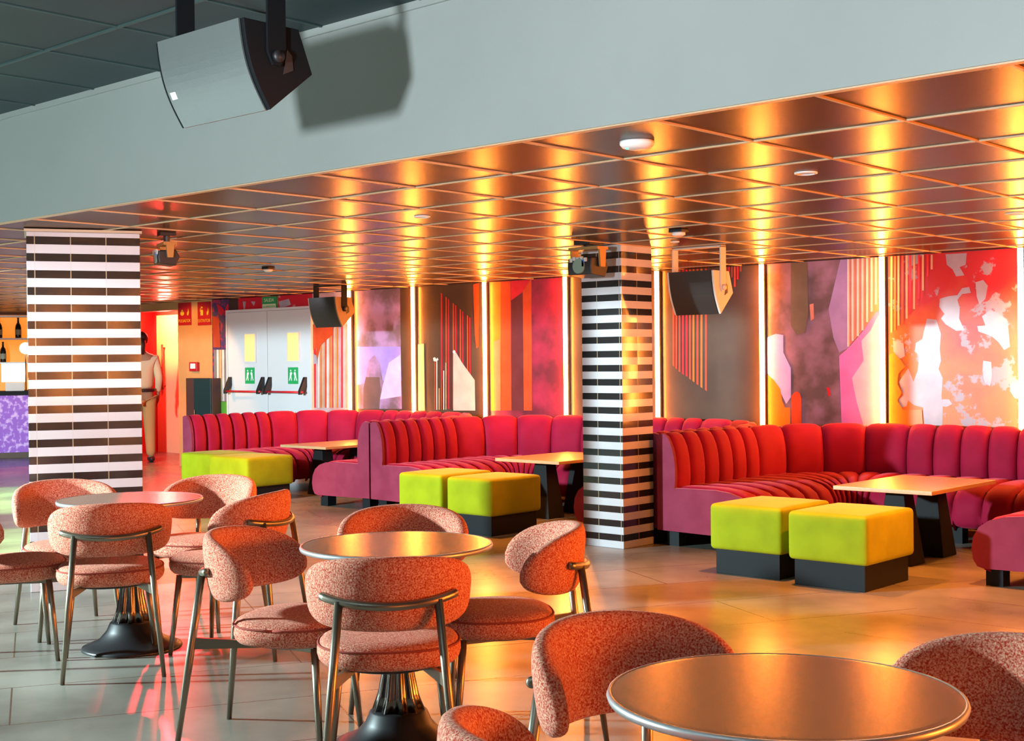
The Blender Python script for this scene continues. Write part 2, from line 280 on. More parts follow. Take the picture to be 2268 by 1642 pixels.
MURAL = [
 ('peel',-4.87,-3.8,[
  ('lilac',[(-4.533,1.623),(-4.457,1.612),(-4.42,1.502),(-4.43,1.384),(-4.421,1.293),(-4.441,1.23),(-4.408,1.157),(-4.419,1.021),(-4.41,0.93),(-4.416,0.785),(-4.559,0.781),(-4.572,0.927),(-4.645,0.945),(-4.694,0.981),(-4.709,0.934),(-4.763,0.924),(-4.774,0.989),(-4.733,1.022),(-4.771,1.128),(-4.736,1.175),(-4.691,1.235),(-4.648,1.129),(-4.614,1.212),(-4.598,1.331),(-4.637,1.368),(-4.626,1.433),(-4.573,1.464)]),
  ('lilac',[(-4.427,1.774),(-4.361,1.79),(-4.286,1.796),(-4.248,1.848),(-4.193,1.855),(-4.179,1.81),(-4.249,1.803),(-4.286,1.76),(-4.268,1.687),(-4.273,1.616),(-4.232,1.525),(-4.297,1.522),(-4.381,1.574),(-4.419,1.62),(-4.39,1.655),(-4.432,1.711)]),
  ('lilac',[(-4.377,2.116),(-4.209,2.115),(-4.219,2.026),(-4.266,2.011),(-4.229,1.946),(-4.294,1.94),(-4.322,1.996),(-4.368,2.034)]),
  ('lilac',[(-4.142,1.888),(-4.083,1.903),(-4.047,1.857),(-4.066,1.76),(-4.112,1.713),(-4.134,1.781)]),
  ('lilac',[(-4.031,1.671),(-3.968,1.651),(-3.898,1.587),(-3.881,1.394),(-3.926,1.369),(-3.97,1.431),(-4.023,1.476),(-4.122,1.513),(-4.131,1.554),(-4.068,1.557),(-4.094,1.628)]),
  ('lilac',[(-4.088,1.291),(-4.025,1.281),(-4.017,1.166),(-4.035,1.095),(-4.08,1.131),(-4.093,1.211)]),
  ('lilac',[(-3.883,1.123),(-3.804,1.132),(-3.8,1.08),(-3.8,1.001),(-3.849,1.009),(-3.884,1.061)]),
  ('lilac',[(-4.818,1.454),(-4.729,1.434),(-4.715,1.332),(-4.77,1.305),(-4.814,1.371)]),
  ('lilac',[(-4.414,0.993),(-4.358,0.994),(-4.33,0.958),(-4.377,0.935),(-4.41,0.939)]),
  ('tan',[(-4.832,2.13),(-4.815,2.13),(-4.821,1.52),(-4.838,1.52)]),
  ('orange',[(-4.802,2.13),(-4.785,2.13),(-4.791,1.538),(-4.807,1.538)]),
  ('tan',[(-4.773,2.13),(-4.756,2.13),(-4.761,1.574),(-4.777,1.574)]),
  ('orange_red',[(-4.738,2.13),(-4.721,2.13),(-4.726,1.582),(-4.743,1.583)]),
  ('tan',[(-4.704,2.13),(-4.687,2.13),(-4.691,1.628),(-4.708,1.628)]),
  ('red',[(-4.674,2.13),(-4.658,2.129),(-4.661,1.664),(-4.678,1.664)]),
  ('tan',[(-4.64,2.128),(-4.624,2.127),(-4.627,1.699),(-4.644,1.7)]),
  ('red',[(-4.601,2.125),(-4.585,2.124),(-4.588,1.781),(-4.604,1.781)]),
  ('tan',[(-4.567,2.123),(-4.551,2.122),(-4.553,1.843),(-4.57,1.844)]),
  ('red',[(-4.529,2.121),(-4.513,2.12),(-4.514,1.951),(-4.53,1.952)]),
  ('tan',[(-4.495,2.119),(-4.479,2.118),(-4.48,2.004),(-4.496,2.005)]),
  ('orange',[(-4.851,1.343),(-4.809,1.361),(-4.76,1.314),(-4.711,1.249),(-4.771,1.194),(-4.781,1.11),(-4.742,1.045),(-4.782,0.98),(-4.734,0.906),(-4.577,0.909),(-4.569,0.781),(-4.856,0.773)]),
 ]),
 ('plum',-5.98,-4.91,[
  ('orange_pink',[(-5.21,2.13),(-4.91,2.13),(-4.91,1.69),(-4.957,1.696),(-5.039,1.59),(-5.123,1.498),(-5.207,1.413)]),
  ('violet',[(-5.273,2.13),(-5.208,2.13),(-5.207,1.404),(-5.291,1.367),(-5.343,1.492),(-5.384,1.725)]),
  ('pink',[(-5.291,1.338),(-5.196,1.413),(-5.071,1.544),(-4.967,1.683),(-4.91,1.699),(-4.914,0.772),(-5.273,0.762),(-5.283,1.06)]),
  ('pink_lilac',[(-5.092,1.459),(-5.009,1.543),(-4.957,1.635),(-4.91,1.681),(-4.914,0.772),(-5.077,0.767),(-5.138,0.966),(-5.178,1.156),(-5.073,1.298)]),
  ('stripe_white',[(-5.211,2.13),(-5.193,2.13),(-5.199,1.413),(-5.218,1.414)]),
  ('stripe_white',[(-5.173,2.13),(-5.154,2.13),(-5.16,1.46),(-5.179,1.461)]),
  ('stripe_white',[(-5.126,2.13),(-5.107,2.13),(-5.113,1.497),(-5.132,1.498)]),
  ('stripe_white',[(-5.085,2.13),(-5.066,2.13),(-5.072,1.544),(-5.09,1.544)]),
  ('stripe_white',[(-5.044,2.13),(-5.025,2.13),(-5.03,1.609),(-5.048,1.61)]),
  ('stripe_white',[(-5.005,2.13),(-4.986,2.13),(-4.99,1.693),(-5.009,1.693)]),
  ('stripe_white',[(-4.967,2.13),(-4.949,2.13),(-4.952,1.748),(-4.971,1.749)]),
  ('lavender',[(-5.964,1.504),(-5.881,1.533),(-5.808,1.521),(-5.81,1.373),(-5.738,1.244),(-5.74,0.997),(-5.786,0.937),(-5.824,1.006),(-5.886,1.115),(-5.967,1.195)]),
  ('orange',[(-5.967,1.185),(-5.908,1.145),(-5.841,1.065),(-5.825,0.966),(-5.797,0.907),(-5.747,0.908),(-5.748,0.75),(-5.972,0.744)]),
  ('orange_red',[(-5.735,1.007),(-5.706,1.037),(-5.679,1.045),(-5.653,1.027),(-5.64,0.988),(-5.643,0.753),(-5.737,0.75)]),
  ('olive',[(-5.729,2.13),(-5.574,2.13),(-5.568,1.692),(-5.602,1.537),(-5.68,1.519),(-5.734,1.599)]),
  ('orange_pink',[(-5.556,1.77),(-5.518,1.778),(-5.514,1.651),(-5.546,1.633)]),
  ('red',[(-5.406,1.078),(-5.379,1.083),(-5.367,1.011),(-5.39,1.006)]),
 ]),
 ('umber',-7.07,-6.02,[
  ('orange_red',[(-6.593,2.13),(-6.573,2.13),(-6.585,1.039),(-6.605,1.051)]),
  ('orange',[(-6.64,2.13),(-6.619,2.13),(-6.631,1.065),(-6.652,1.077)]),
  ('orange_red',[(-6.682,2.13),(-6.661,2.13),(-6.673,1.091),(-6.694,1.103)]),
  ('orange',[(-6.725,2.13),(-6.704,2.13),(-6.715,1.117),(-6.736,1.13)]),
  ('orange_red',[(-6.762,2.13),(-6.741,2.13),(-6.752,1.139),(-6.773,1.152)]),
  ('red',[(-6.799,2.13),(-6.778,2.13),(-6.789,1.166),(-6.81,1.178)]),
  ('red',[(-6.837,2.13),(-6.815,2.13),(-6.826,1.183),(-6.847,1.196)]),
  ('rust',[(-6.874,2.13),(-6.853,2.13),(-6.863,1.206),(-6.885,1.218)]),
  ('rust',[(-6.909,2.13),(-6.887,2.13),(-6.898,1.233),(-6.919,1.245)]),
  ('rust',[(-6.939,2.13),(-6.917,2.13),(-6.928,1.259),(-6.949,1.272)]),
  ('rust',[(-6.376,2.13),(-6.358,2.13),(-6.358,2.087),(-6.377,2.088)]),
  ('red',[(-6.351,2.13),(-6.332,2.13),(-6.333,2.085),(-6.351,2.086)]),
  ('rust',[(-6.32,2.13),(-6.302,2.13),(-6.303,2.032),(-6.321,2.033)]),
  ('orange_red',[(-6.29,2.13),(-6.272,2.13),(-6.274,1.949),(-6.292,1.95)]),
  ('red',[(-6.26,2.13),(-6.242,2.13),(-6.243,2.012),(-6.261,2.013)]),
  ('rust',[(-6.23,2.13),(-6.212,2.13),(-6.212,2.079),(-6.23,2.08)]),
 ]),
 ('umber',-8.16,-7.11,[
 ]),
 ('magenta',-9.22,-8.2,[
  ('orange',[(-9.22,2.13),(-9.051,2.13),(-9.07,0.823),(-9.22,0.817)]),
  ('tan_dark',[(-9.159,1.518),(-9.069,1.549),(-9.074,0.823),(-9.154,0.822)]),
  ('orange_red',[(-9.051,2.13),(-8.916,2.13),(-8.922,0.826),(-9.059,0.823)]),
  ('red',[(-8.912,2.13),(-8.656,2.13),(-8.752,2.011),(-8.911,1.93)]),
  ('maroon',[(-8.911,1.93),(-8.752,2.003),(-8.759,0.829),(-8.913,0.826)]),
  ('orange_red',[(-8.752,2.011),(-8.652,2.13),(-8.636,2.13),(-8.645,0.831),(-8.755,0.829)]),
 ]),
 ('umber',-10.28,-9.26,[
  ('red',[(-9.909,2.05),(-9.89,2.039),(-9.906,0.825),(-9.925,0.825)]),
  ('maroon',[(-9.873,2.027),(-9.855,2.017),(-9.87,0.826),(-9.889,0.825)]),
  ('orange_red',[(-9.838,2.005),(-9.82,1.994),(-9.835,0.826),(-9.854,0.826)]),
  ('red',[(-9.803,1.982),(-9.785,1.971),(-9.799,0.827),(-9.818,0.827)]),
  ('maroon',[(-9.768,1.959),(-9.75,1.949),(-9.764,0.827),(-9.783,0.827)]),
  ('orange_red',[(-9.733,1.937),(-9.715,1.926),(-9.729,0.828),(-9.748,0.828)]),
  ('red',[(-9.699,1.914),(-9.68,1.904),(-9.685,1.395),(-9.704,1.395)]),
  ('maroon',[(-9.664,1.892),(-9.646,1.881),(-9.651,1.359),(-9.67,1.359)]),
  ('orange_red',[(-9.63,1.87),(-9.611,1.859),(-9.617,1.322),(-9.635,1.322)]),
  ('red',[(-9.595,1.847),(-9.577,1.837),(-9.583,1.286),(-9.601,1.286)]),
  ('maroon',[(-9.561,1.825),(-9.543,1.815),(-9.549,1.25),(-9.567,1.25)]),
  ('orange_red',[(-9.527,1.803),(-9.509,1.793),(-9.515,1.214),(-9.533,1.214)]),
  ('red',[(-9.493,1.781),(-9.475,1.771),(-9.481,1.178),(-9.499,1.178)]),
  ('orange_red',[(-9.431,2.114),(-9.352,2.126),(-9.361,1.473),(-9.395,1.457),(-9.416,1.588)]),
  ('peach',[(-9.729,1.42),(-9.69,1.419),(-9.603,1.311),(-9.423,1.129),(-9.42,0.817),(-9.738,0.811)]),
  ('tan',[(-10.28,0.988),(-10.28,1.023),(-10.28,0.807),(-10.28,0.806)]),
  ('stripe_white',[(-10.28,1.057),(-10.28,1.092),(-10.28,0.807),(-10.28,0.807)]),
  ('orange',[(-10.28,1.126),(-10.28,1.161),(-10.28,0.808),(-10.28,0.807)]),
  ('tan',[(-10.28,1.23),(-10.28,1.264),(-10.28,0.808),(-10.28,0.808)]),
  ('orange_red',[(-10.28,1.35),(-10.28,1.384),(-10.28,0.809),(-10.28,0.809)]),
  ('tan',[(-10.256,1.511),(-10.165,1.518),(-10.161,0.804),(-10.267,0.802)]),
  ('rust',[(-10.008,1.33),(-9.994,1.33),(-10.002,0.815),(-10.016,0.815)]),
  ('stripe_white',[(-9.979,1.33),(-9.965,1.33),(-9.973,0.815),(-9.987,0.815)]),
  ('tan',[(-9.948,1.043),(-9.933,1.043),(-9.937,0.816),(-9.951,0.816)]),
  ('rust',[(-9.911,1.128),(-9.896,1.128),(-9.901,0.817),(-9.915,0.816)]),
  ('stripe_white',[(-9.876,1.228),(-9.862,1.228),(-9.868,0.817),(-9.882,0.817)]),
  ('tan',[(-9.842,1.312),(-9.827,1.312),(-9.835,0.818),(-9.849,0.818)]),
  ('stripe_white',[(-10.027,1.364),(-9.996,1.372),(-9.979,1.35),(-9.96,1.367),(-9.943,1.343),(-9.979,1.326),(-10.018,1.33)]),
  ('stripe_white',[(-9.734,1.431),(-9.713,1.444),(-9.69,1.431),(-9.699,1.411),(-9.727,1.411)]),
  ('tan',[(-10.28,1.428),(-10.28,1.376),(-10.28,1.36),(-10.28,1.413)]),
 ]),
 ('umber',-11.31,-10.32,[
  ('purple',[(-11.248,2.13),(-10.537,2.13),(-10.528,0.814),(-11.259,0.802)]),
  ('blue_violet',[(-11.253,1.5),(-10.538,1.49),(-10.529,1.126),(-10.626,1.056),(-10.831,1.125),(-10.867,1.301),(-10.957,1.407),(-11.063,1.338),(-11.121,1.089),(-11.26,1.07)]),  # blue-violet cast of light and gloss painted over the lower purple
  ('pink_lilac',[(-10.724,1.318),(-10.539,1.403),(-10.531,0.953),(-10.873,0.914),(-10.832,1.055)]),
  ('plum_dark',[(-11.106,1.16),(-10.882,1.16),(-10.863,1.037),(-10.888,0.808),(-11.152,0.804),(-11.148,1.035)]),
 ]),
 ('lilacbase',-12.02,-11.36,[
  ('red',[(-12.009,1.771),(-11.961,1.77),(-11.978,0.803),(-12.02,0.802)]),
  ('stripe_white',[(-11.927,1.769),(-11.901,1.768),(-11.918,0.804),(-11.945,0.803)]),
  ('orange',[(-11.885,1.768),(-11.859,1.767),(-11.876,0.805),(-11.902,0.804)]),
  ('tan',[(-11.843,1.767),(-11.817,1.766),(-11.834,0.805),(-11.86,0.805)]),
  ('orange_red',[(-11.801,1.766),(-11.775,1.765),(-11.792,0.806),(-11.818,0.806)]),
  ('stripe_white',[(-11.759,1.765),(-11.733,1.764),(-11.75,0.807),(-11.776,0.806)]),
  ('orange',[(-11.718,1.764),(-11.692,1.763),(-11.708,0.807),(-11.734,0.807)]),
  ('orange_red',[(-11.676,1.763),(-11.65,1.762),(-11.667,0.808),(-11.693,0.808)]),
  ('tan',[(-11.635,1.762),(-11.609,1.761),(-11.625,0.809),(-11.651,0.808)]),
  ('orange',[(-11.593,1.761),(-11.568,1.76),(-11.584,0.809),(-11.61,0.809)]),
  ('lilac',[(-11.552,1.759),(-11.527,1.759),(-11.543,0.81),(-11.569,0.81)]),
  ('red',[(-11.511,1.758),(-11.486,1.758),(-11.502,0.811),(-11.528,0.81)]),
  ('lilac',[(-11.471,1.757),(-11.445,1.757),(-11.462,0.811),(-11.487,0.811)]),
  ('grey',[(-11.43,1.756),(-11.405,1.756),(-11.421,0.812),(-11.446,0.812)]),
  ('tan',[(-11.39,1.755),(-11.365,1.755),(-11.38,0.813),(-11.406,0.812)]),
  ('grey',[(-11.36,1.754),(-11.36,1.754),(-11.36,0.813),(-11.365,0.813)]),
  ('tan',[(-11.36,1.753),(-11.36,1.753),(-11.36,0.814),(-11.36,0.814)]),
  ('grey',[(-11.36,1.752),(-11.36,1.752),(-11.36,0.815),(-11.36,0.814)]),
  ('orange_red',[(-12.013,1.771),(-11.638,1.762),(-11.672,1.638),(-11.785,1.578),(-11.883,1.517),(-11.935,1.371),(-11.967,1.392),(-11.949,1.497),(-12.018,1.466)]),
  ('lilac',[(-12.015,1.434),(-11.95,1.407),(-11.927,1.318),(-12.02,1.308)]),
 ]),
 ('overdoor',-13.45,-12.02,[
  ('lilac',[(-12.645,2.06),(-12.456,2.085),(-12.415,2.014),(-12.526,1.991),(-12.561,1.939),(-12.629,1.984)]),
  ('lilac',[(-13.355,2.087),(-13.292,2.084),(-13.312,1.974),(-13.339,1.992)]),
  ('lilac',[(-13.192,2.081),(-13.102,2.077),(-13.13,2.023)]),
 ]),
 ('flower',-14.0,-13.64,[
  ('grey',[(-13.968,1.501),(-13.92,1.501),(-13.924,0.854),(-13.972,0.853)]),
  ('stripe_white',[(-13.911,1.501),(-13.863,1.5),(-13.866,0.854),(-13.914,0.854)]),
  ('tan',[(-13.853,1.5),(-13.806,1.499),(-13.809,0.855),(-13.857,0.855)]),
  ('stripe_white',[(-13.796,1.499),(-13.749,1.499),(-13.752,0.856),(-13.799,0.855)]),
  ('grey',[(-13.739,1.498),(-13.692,1.498),(-13.695,0.857),(-13.743,0.856)]),
  ('blue_violet',[(-13.683,1.498),(-13.64,1.497),(-13.64,0.857),(-13.686,0.857)]),
  ('green',[(-13.962,0.847),(-13.64,0.852),(-13.64,0.7),(-13.951,0.7)]),
  ('red',[(-13.899,2.084),(-13.785,2.035),(-13.73,1.977),(-13.807,1.923),(-13.863,1.981)]),
  ('red',[(-13.662,2.076),(-13.64,2.04),(-13.64,1.945),(-13.712,1.92),(-13.73,1.977)]),
  ('rust',[(-13.979,1.928),(-13.845,1.896),(-13.824,1.528),(-13.977,1.53)]),
 ]),
]
# ------------------------------------------------------------------ the setting
YB = 3.60      # bulkhead face
YW = 9.86      # back wall face
ZU = 2.735     # upper ceiling
bm = BM(); box(bm, -26, 6, -6, 16, -.1, 0); structure(link('floor', bm, M_FLOOR))
bm = BM(); box(bm, -26, 6, YB + .02, 16, ZC, ZC + .08); ceiling = structure(link('ceiling', bm, M_CEIL))
bm = BM()
for j in range(-1, 11):
    y = 3.6416 + .6 * j
    if y < YB + .05: continue
    box(bm, -26, 5, y - .0065, y + .0065, ZC - .006, ZC + .01)
for i in range(-11, 26):
    x = -2.0231 - .6 * i
    box(bm, x - .0065, x + .0065, YB + .03, YW, ZC - .0062, ZC + .01)
box(bm, -26, 5, YB + .003, YB + .035, ZC - .006, ZC - .0005)
g = link('ceiling_rails', bm, M_GRID, ceiling); g['label'] = 'pale metal rails between the dark ceiling tiles'
bm = BM(); box(bm, -26, 6, -6, YB + .02, ZU, ZU + .1); upper = structure(link('ceiling_upper', bm, M_TEAL))
bm = BM()
for y in (3.0, 2.4, 1.8, 1.2, .6): box(bm, -26, 5, y - .008, y + .008, ZU - .008, ZU + .01)
for i in range(-8, 30):
    x = -2.5 - .6 * i; box(bm, x - .006, x + .006, -2, YB, ZU - .005, ZU + .01)
link('ceiling_rails', bm, mat('dark_rail', (.03, .06, .06), rough=.5), upper)
bm = BM(); box(bm, -26, 6, YB, YB + .02, ZC, ZU); box(bm, -26, 6, YB - .012, YB, ZU - .03, ZU)
structure(link('wall_bulkhead', bm, M_BULK))
bm = BM()
box(bm, -14.76, 6, YW, YW + .14, 0, ZC); box(bm, -17.6, -16.3, YW, YW + .14, 0, ZC); box(bm, -16.3, -14.76, YW, YW + .14, 2.03, ZC)
structure(link('wall_back', bm, M_WALLDARK))
bm = BM(); box(bm, -14.76, -14.0, YW - .008, YW - .0005, 0, ZC); box(bm, -16.3, -14.76, YW - .008, YW - .0005, 2.03, ZC)
structure(link('wall_ochre', bm, M_ORANGE_WALL))
M_RED = mat('red_corridor_paint', (.50, .03, .03), rough=.5)
bm = BM(); box(bm, -17.7, -14.6, 11.3, 11.4, 0, ZC); box(bm, -14.74, -14.6, YW + .14, 11.3, 0, ZC); box(bm, -17.7, -17.6, YW, 11.3, 0, ZC)
structure(link('wall_corridor', bm, M_RED))
# corridor door
d = structure(bxo('door_2', (-17.42, -16.62, 11.25, 11.3, 0, 2.06), mat('cream_door', (.75, .50, .28), rough=.5)))
bm = BM(); tube(bm, [(-17.2, 11.2, .95), (-17.2, 11.2, 1.62)], .014); tube(bm, [(-17.2, 11.25, 1.0), (-17.2, 11.2, 1.0)], .01); tube(bm, [(-17.2, 11.25, 1.57), (-17.2, 11.2, 1.57)], .01)
link('door_handle', bm, mat('dark_red_metal', (.2, .02, .015), rough=.4), d, True)
# double exit door
bm = BM(); box(bm, -13.66, -13.63, YW - .05, YW, 0, 1.985); box(bm, -12.04, -12.01, YW - .05, YW, 0, 1.985); box(bm, -13.63, -12.04, YW - .05, YW, 1.955, 1.985)
d1 = structure(link('door_1', bm, M_DOOR))
M_GLASS = mat('yellow_lit_glass', (.85, .55, .22), rough=.25, emit=(1, .55, .17), estr=.75)
M_GREEN = mat('green_sign', (.02, .34, .10), rough=.4, emit=(.02, .4, .1), estr=.15)
for k, (x0, x1) in enumerate(((-13.628, -12.84), (-12.832, -12.042))):
    lf = bxo('door_leaf', (x0, x1, YW - .045, YW - .005, .01, 1.953), M_DOOR, d1, .003)
    wx = (-13.27, -13.06) if k == 0 else (-12.44, -12.23)
    bm = BM()
    for a in ((wx[0] - .02, wx[0], 1.33, 1.70), (wx[1], wx[1] + .02, 1.33, 1.70), (wx[0], wx[1], 1.33, 1.35), (wx[0], wx[1], 1.68, 1.70)):
        box(bm, a[0], a[1], YW - .06, YW - .044, a[2], a[3])
    link('window_frame', bm, M_DOOR, lf)
    bxo('window_pane', (wx[0], wx[1], YW - .052, YW - .044, 1.35, 1.68), M_GLASS, lf)
    # red push bar with black end arms
    bm = BM(); tube(bm, [(x0 + .03, YW - .13, .985), (x1 - .03, YW - .13, .985)], .012); link('push_bar', bm, mat('red_bar', (.6, .01, .02), rough=.35), lf, True)
    for xx, s in ((x0 + .06, 1), (x1 - .07, -1)):
        bm = BM(); prism(bm, [(YW - .045, 1.16), (YW - .075, 1.16), (YW - .15, 1.0), (YW - .15, .955), (YW - .12, .955), (YW - .045, 1.05)], xx - .02, xx + .02)
        link('push_bar_arm', bm, M_BLACK, lf, bevel=.004)
bm = BM(); box(bm, -14.0, -11.3, YW - .03, YW, 0, .08)
structure(link('baseboard_back', bm, M_PLINTH))

# ------------------------------------------------------------------ murals between the light strips
MLAB = {0: 'peeling red, orange and lilac mural panel on the back wall, right of the others',
        1: 'plum and pink mural panel with white stripes hanging from its top edge',
        2: 'dark brown mural panel with orange stripes cut on a slant under a speaker',
        3: 'plain dark mural panel mostly hidden behind the square striped column',
        4: 'mural panel of wide orange bars beside a crimson cloud',
        5: 'dark brown mural panel with a red striped wedge and a peach shape',
        6: 'purple and violet clouded mural panel with a dark right edge',
        7: 'narrow mural panel of fine orange and lilac stripes right of white doors',
        8: 'red peeling mural strip above the white double doors',
        9: 'narrow mural strip with dark flowers and grey stripes left of white doors'}
for i, (base, x0, x1, polys) in enumerate(MURAL):
    if -12 < x0: x0 += .012
    if x1 > -11.5 and i != 7: x1 -= .012
    if i == 7: x1 -= .004
    bm = BM(); ml = [MC[base]]; z0 = 1.987 if base == 'overdoor' else .0
    box(bm, x0, x1, YW - .012, YW - .0005, z0 if base == 'overdoor' else (.0805 if x0 < -11.3 else .001), 2.128)
    for k, (mk, P) in enumerate(polys):
        P2 = []
        for q in P:
            q = (min(max(q[0], x0 + .001), x1 - .001), max(q[1], 1.99) if base == 'overdoor' else min(q[1], 2.126))
            if not P2 or (abs(q[0] - P2[-1][0]) + abs(q[1] - P2[-1][1])) > 1e-4: P2.append(q)
        if len(P2) > 2 and (abs(P2[0][0] - P2[-1][0]) + abs(P2[0][1] - P2[-1][1])) < 1e-4: P2.pop()
        if len(P2) < 3: continue
        if MC[mk] not in ml: ml.append(MC[mk])
        y = YW - .0122 - .00035 * (k + 1)
        try:
            f = bm.faces.new([bm.verts.new((x, y, z)) for x, z in P2])
        except ValueError: continue
        f.material_index = ml.index(MC[mk])
        f.normal_update()
        if f.normal.y > 0: f.normal_flip()
    me = bpy.data.meshes.new('mural_panel'); bm.to_mesh(me); bm.free()
    for q in ml: me.materials.append(q)
    o = bpy.data.objects.new('mural_panel', me); COL.objects.link(o)
    tag(o, MLAB[i], 'mural', 'mural panels on the back wall')

# ------------------------------------------------------------------ vertical light strips
LEDX = [-3.785, -4.89, -5.995, -7.09, -8.175, -9.243, -10.296, -11.33]
LLAB = ['glowing vertical light strip right of the peeling orange mural', 'glowing vertical light strip between pink striped mural and peeling mural',
        'glowing vertical light strip right of the speaker over the crimson booth', 'glowing vertical light strip just right of the square striped column',
        'glowing vertical light strip just left of the square striped column', 'glowing vertical light strip set in the orange barred mural',
        'glowing vertical light strip between purple mural and red striped wedge', 'glowing vertical light strip behind the far hanging speaker near white doors']
led0 = None
for k, x in enumerate(LEDX + [-2.69, -1.60, -.51, .58, 1.67]):
    lab = LLAB[k] if k < len(LLAB) else 'glowing vertical light strip beyond the right end of the booths'
    if led0 is None:
        led0 = thing('light_strip', lab, 'light', (x, YW, 0), 0, 'vertical light strips on the back wall')
        bm = BM(); box(bm, -.020, .020, -.03, -.0005, .001, ZC - .008); box(bm, -.021, -.017, -.047, -.03, .68, ZC - .008); box(bm, .017, .021, -.047, -.03, .68, ZC - .008); link('channel', bm, M_ALU, led0)
        bm = BM(); box(bm, -.0165, .0165, -.064, -.0305, .68, ZC - .008); link('diffuser', bm, M_LEDGLOW, led0)
    else: dup(led0, (x, YW, 0), 0, lab)

# side wall at the right, out of the frame, carrying more of the same strips
bm = BM(); box(bm, 4.2, 4.34, -4, 10, 0, ZU); structure(link('wall_right', bm, M_WALLDARK))
for y in (9.0, 7.9, 6.8, 5.7, -.3, -1.35, -2.4):
    dup(led0, (4.2, y, 0), -R(90), 'glowing vertical light strip on the wall at the right')

# ------------------------------------------------------------------ columns
bm = BM(); box(bm, 0, .36, 0, .36, 0, ZC)
c2 = link('column', bm, stripe_tiles('striped_tiles', jx=.16), None, bevel=.003, bseg=1); c2.location = (-5.995, 7.375, 0)
tag(c2, 'square black and white striped tile column standing before the crimson booths', 'column', 'striped tile columns')
c1 = thing('column', 'wide black and white striped tile column at the left by the corridor', 'column', (-7.28, 3.835, 0), -R(28), 'striped tile columns')
bm = BM(); box(bm, -.42, 0, 0, .64, 0, ZC - .022); link('tiled_shaft', bm, stripe_tiles('striped_tiles_wide', jx=.055), c1, bevel=.003, bseg=1)
bm = BM(); box(bm, -.435, .012, -.012, .652, ZC - .022, ZC - .0065); link('top_trim', bm, mat('pale_oak_trim', (.5, .38, .26), rough=.5), c1)
# ------------------------------------------------------------------ banquettes
def upath(xl, xr, yfl, yfr, yb, Ro):
    """outer back line: up the left arm, along the wall, down the right arm. returns function s->(point, inward normal), length, marks"""
    segs = [('l', Vector((xl, yfl)), Vector((xl, yb - Ro)), Vector((1, 0))),
            ('a', Vector((xl + Ro, yb - Ro)), math.pi, math.pi / 2),
            ('l', Vector((xl + Ro, yb)), Vector((xr - Ro, yb)), Vector((0, -1))),
            ('a', Vector((xr - Ro, yb - Ro)), math.pi / 2, 0.),
            ('l', Vector((xr, yb - Ro)), Vector((xr, yfr)), Vector((-1, 0)))]
    L = [(s[2] - s[1]).length if s[0] == 'l' else Ro * math.pi / 2 for s in segs]
    def at(t):
        for s, ln in zip(segs, L):
            if t <= ln + 1e-9 or s is segs[-1]:
                q = min(1, max(0, t / ln))
                if s[0] == 'l': return s[1].lerp(s[2], q), s[3]
                a = s[2] + (s[3] - s[2]) * q; dv = Vector((math.cos(a), math.sin(a)))
                return s[1] + dv * Ro, -dv
            t -= ln
    return at, L
BACK_PROF = [(.155, .40), (.165, .47), (.164, .55), (.156, .63), (.140, .70), (.116, .755), (.088, .79), (.056, .805), (.028, .802), (.010, .787)]
SEAT_PROF = [(.11, .425), (.28, .432), (.48, .430), (.60, .418), (.69, .392), (.75, .35), (.785, .29), (.795, .22), (.785, .16), (.76, .122), (.72, .112)]
def channelled(bm, at, cuts, prof, depth, n=9):
    for a, b in zip(cuts, cuts[1:]):
        rows = []
        for i in range(n + 1):
            t = i / n; s = a + (b - a) * (.004 / (b - a) + t * (1 - .008 / (b - a)))
            p, nn = at(s)
            bul = depth * (max(0, 1 - abs(2 * t - 1) ** 3.2)) ** .6 - depth
            row = []
            for k, (d, z) in enumerate(prof):
                d0, z0 = prof[max(0, k - 1)]; d1, z1 = prof[min(len(prof) - 1, k + 1)]
                tx, tz = d1 - d0, z1 - z0; ln = math.hypot(tx, tz); nx, nz = tz / ln, -tx / ln
                if prof is SEAT_PROF: nx, nz = -nx * 1, -nz * 1
                dd = d + nx * bul; zz = z + nz * bul
                q = p + nn * dd
                row.append(bm.verts.new((q.x, q.y, zz)))
            rows.append(row)
        for r1, r2 in zip(rows, rows[1:]):
            for k in range(len(prof) - 1): bm.faces.new((r1[k], r1[k + 1], r2[k + 1], r2[k]))
        # seam walls
        for row, sg in ((rows[0], 1), (rows[-1], -1)):
            back = []
            p, nn = at(a if sg > 0 else b)
            for k, (d, z) in enumerate(prof):
                dd, zz = (d - .05, z) if prof is BACK_PROF else (d - .03, z - .03)
                if prof is BACK_PROF and k > 6: dd, zz = max(d, .01), z - .03
                q = p + nn * dd; back.append(bm.verts.new((q.x, q.y, zz)))
            for k in range(len(prof) - 1): bm.faces.new((row[k], row[k + 1], back[k + 1], back[k]))
def swept(bm, at, svals, prof, closed=True):
    rows = []
    for s in svals:
        p, nn = at(s); rows.append([bm.verts.new((*(p + nn * d), z)) for d, z in prof])
    m = len(prof)
    for r1, r2 in zip(rows, rows[1:]):
        for k in range(m if closed else m - 1): bm.faces.new((r1[k], r1[(k + 1) % m], r2[(k + 1) % m], r2[k]))
    if closed: bm.faces.new(rows[0][::-1]); bm.faces.new(rows[-1])
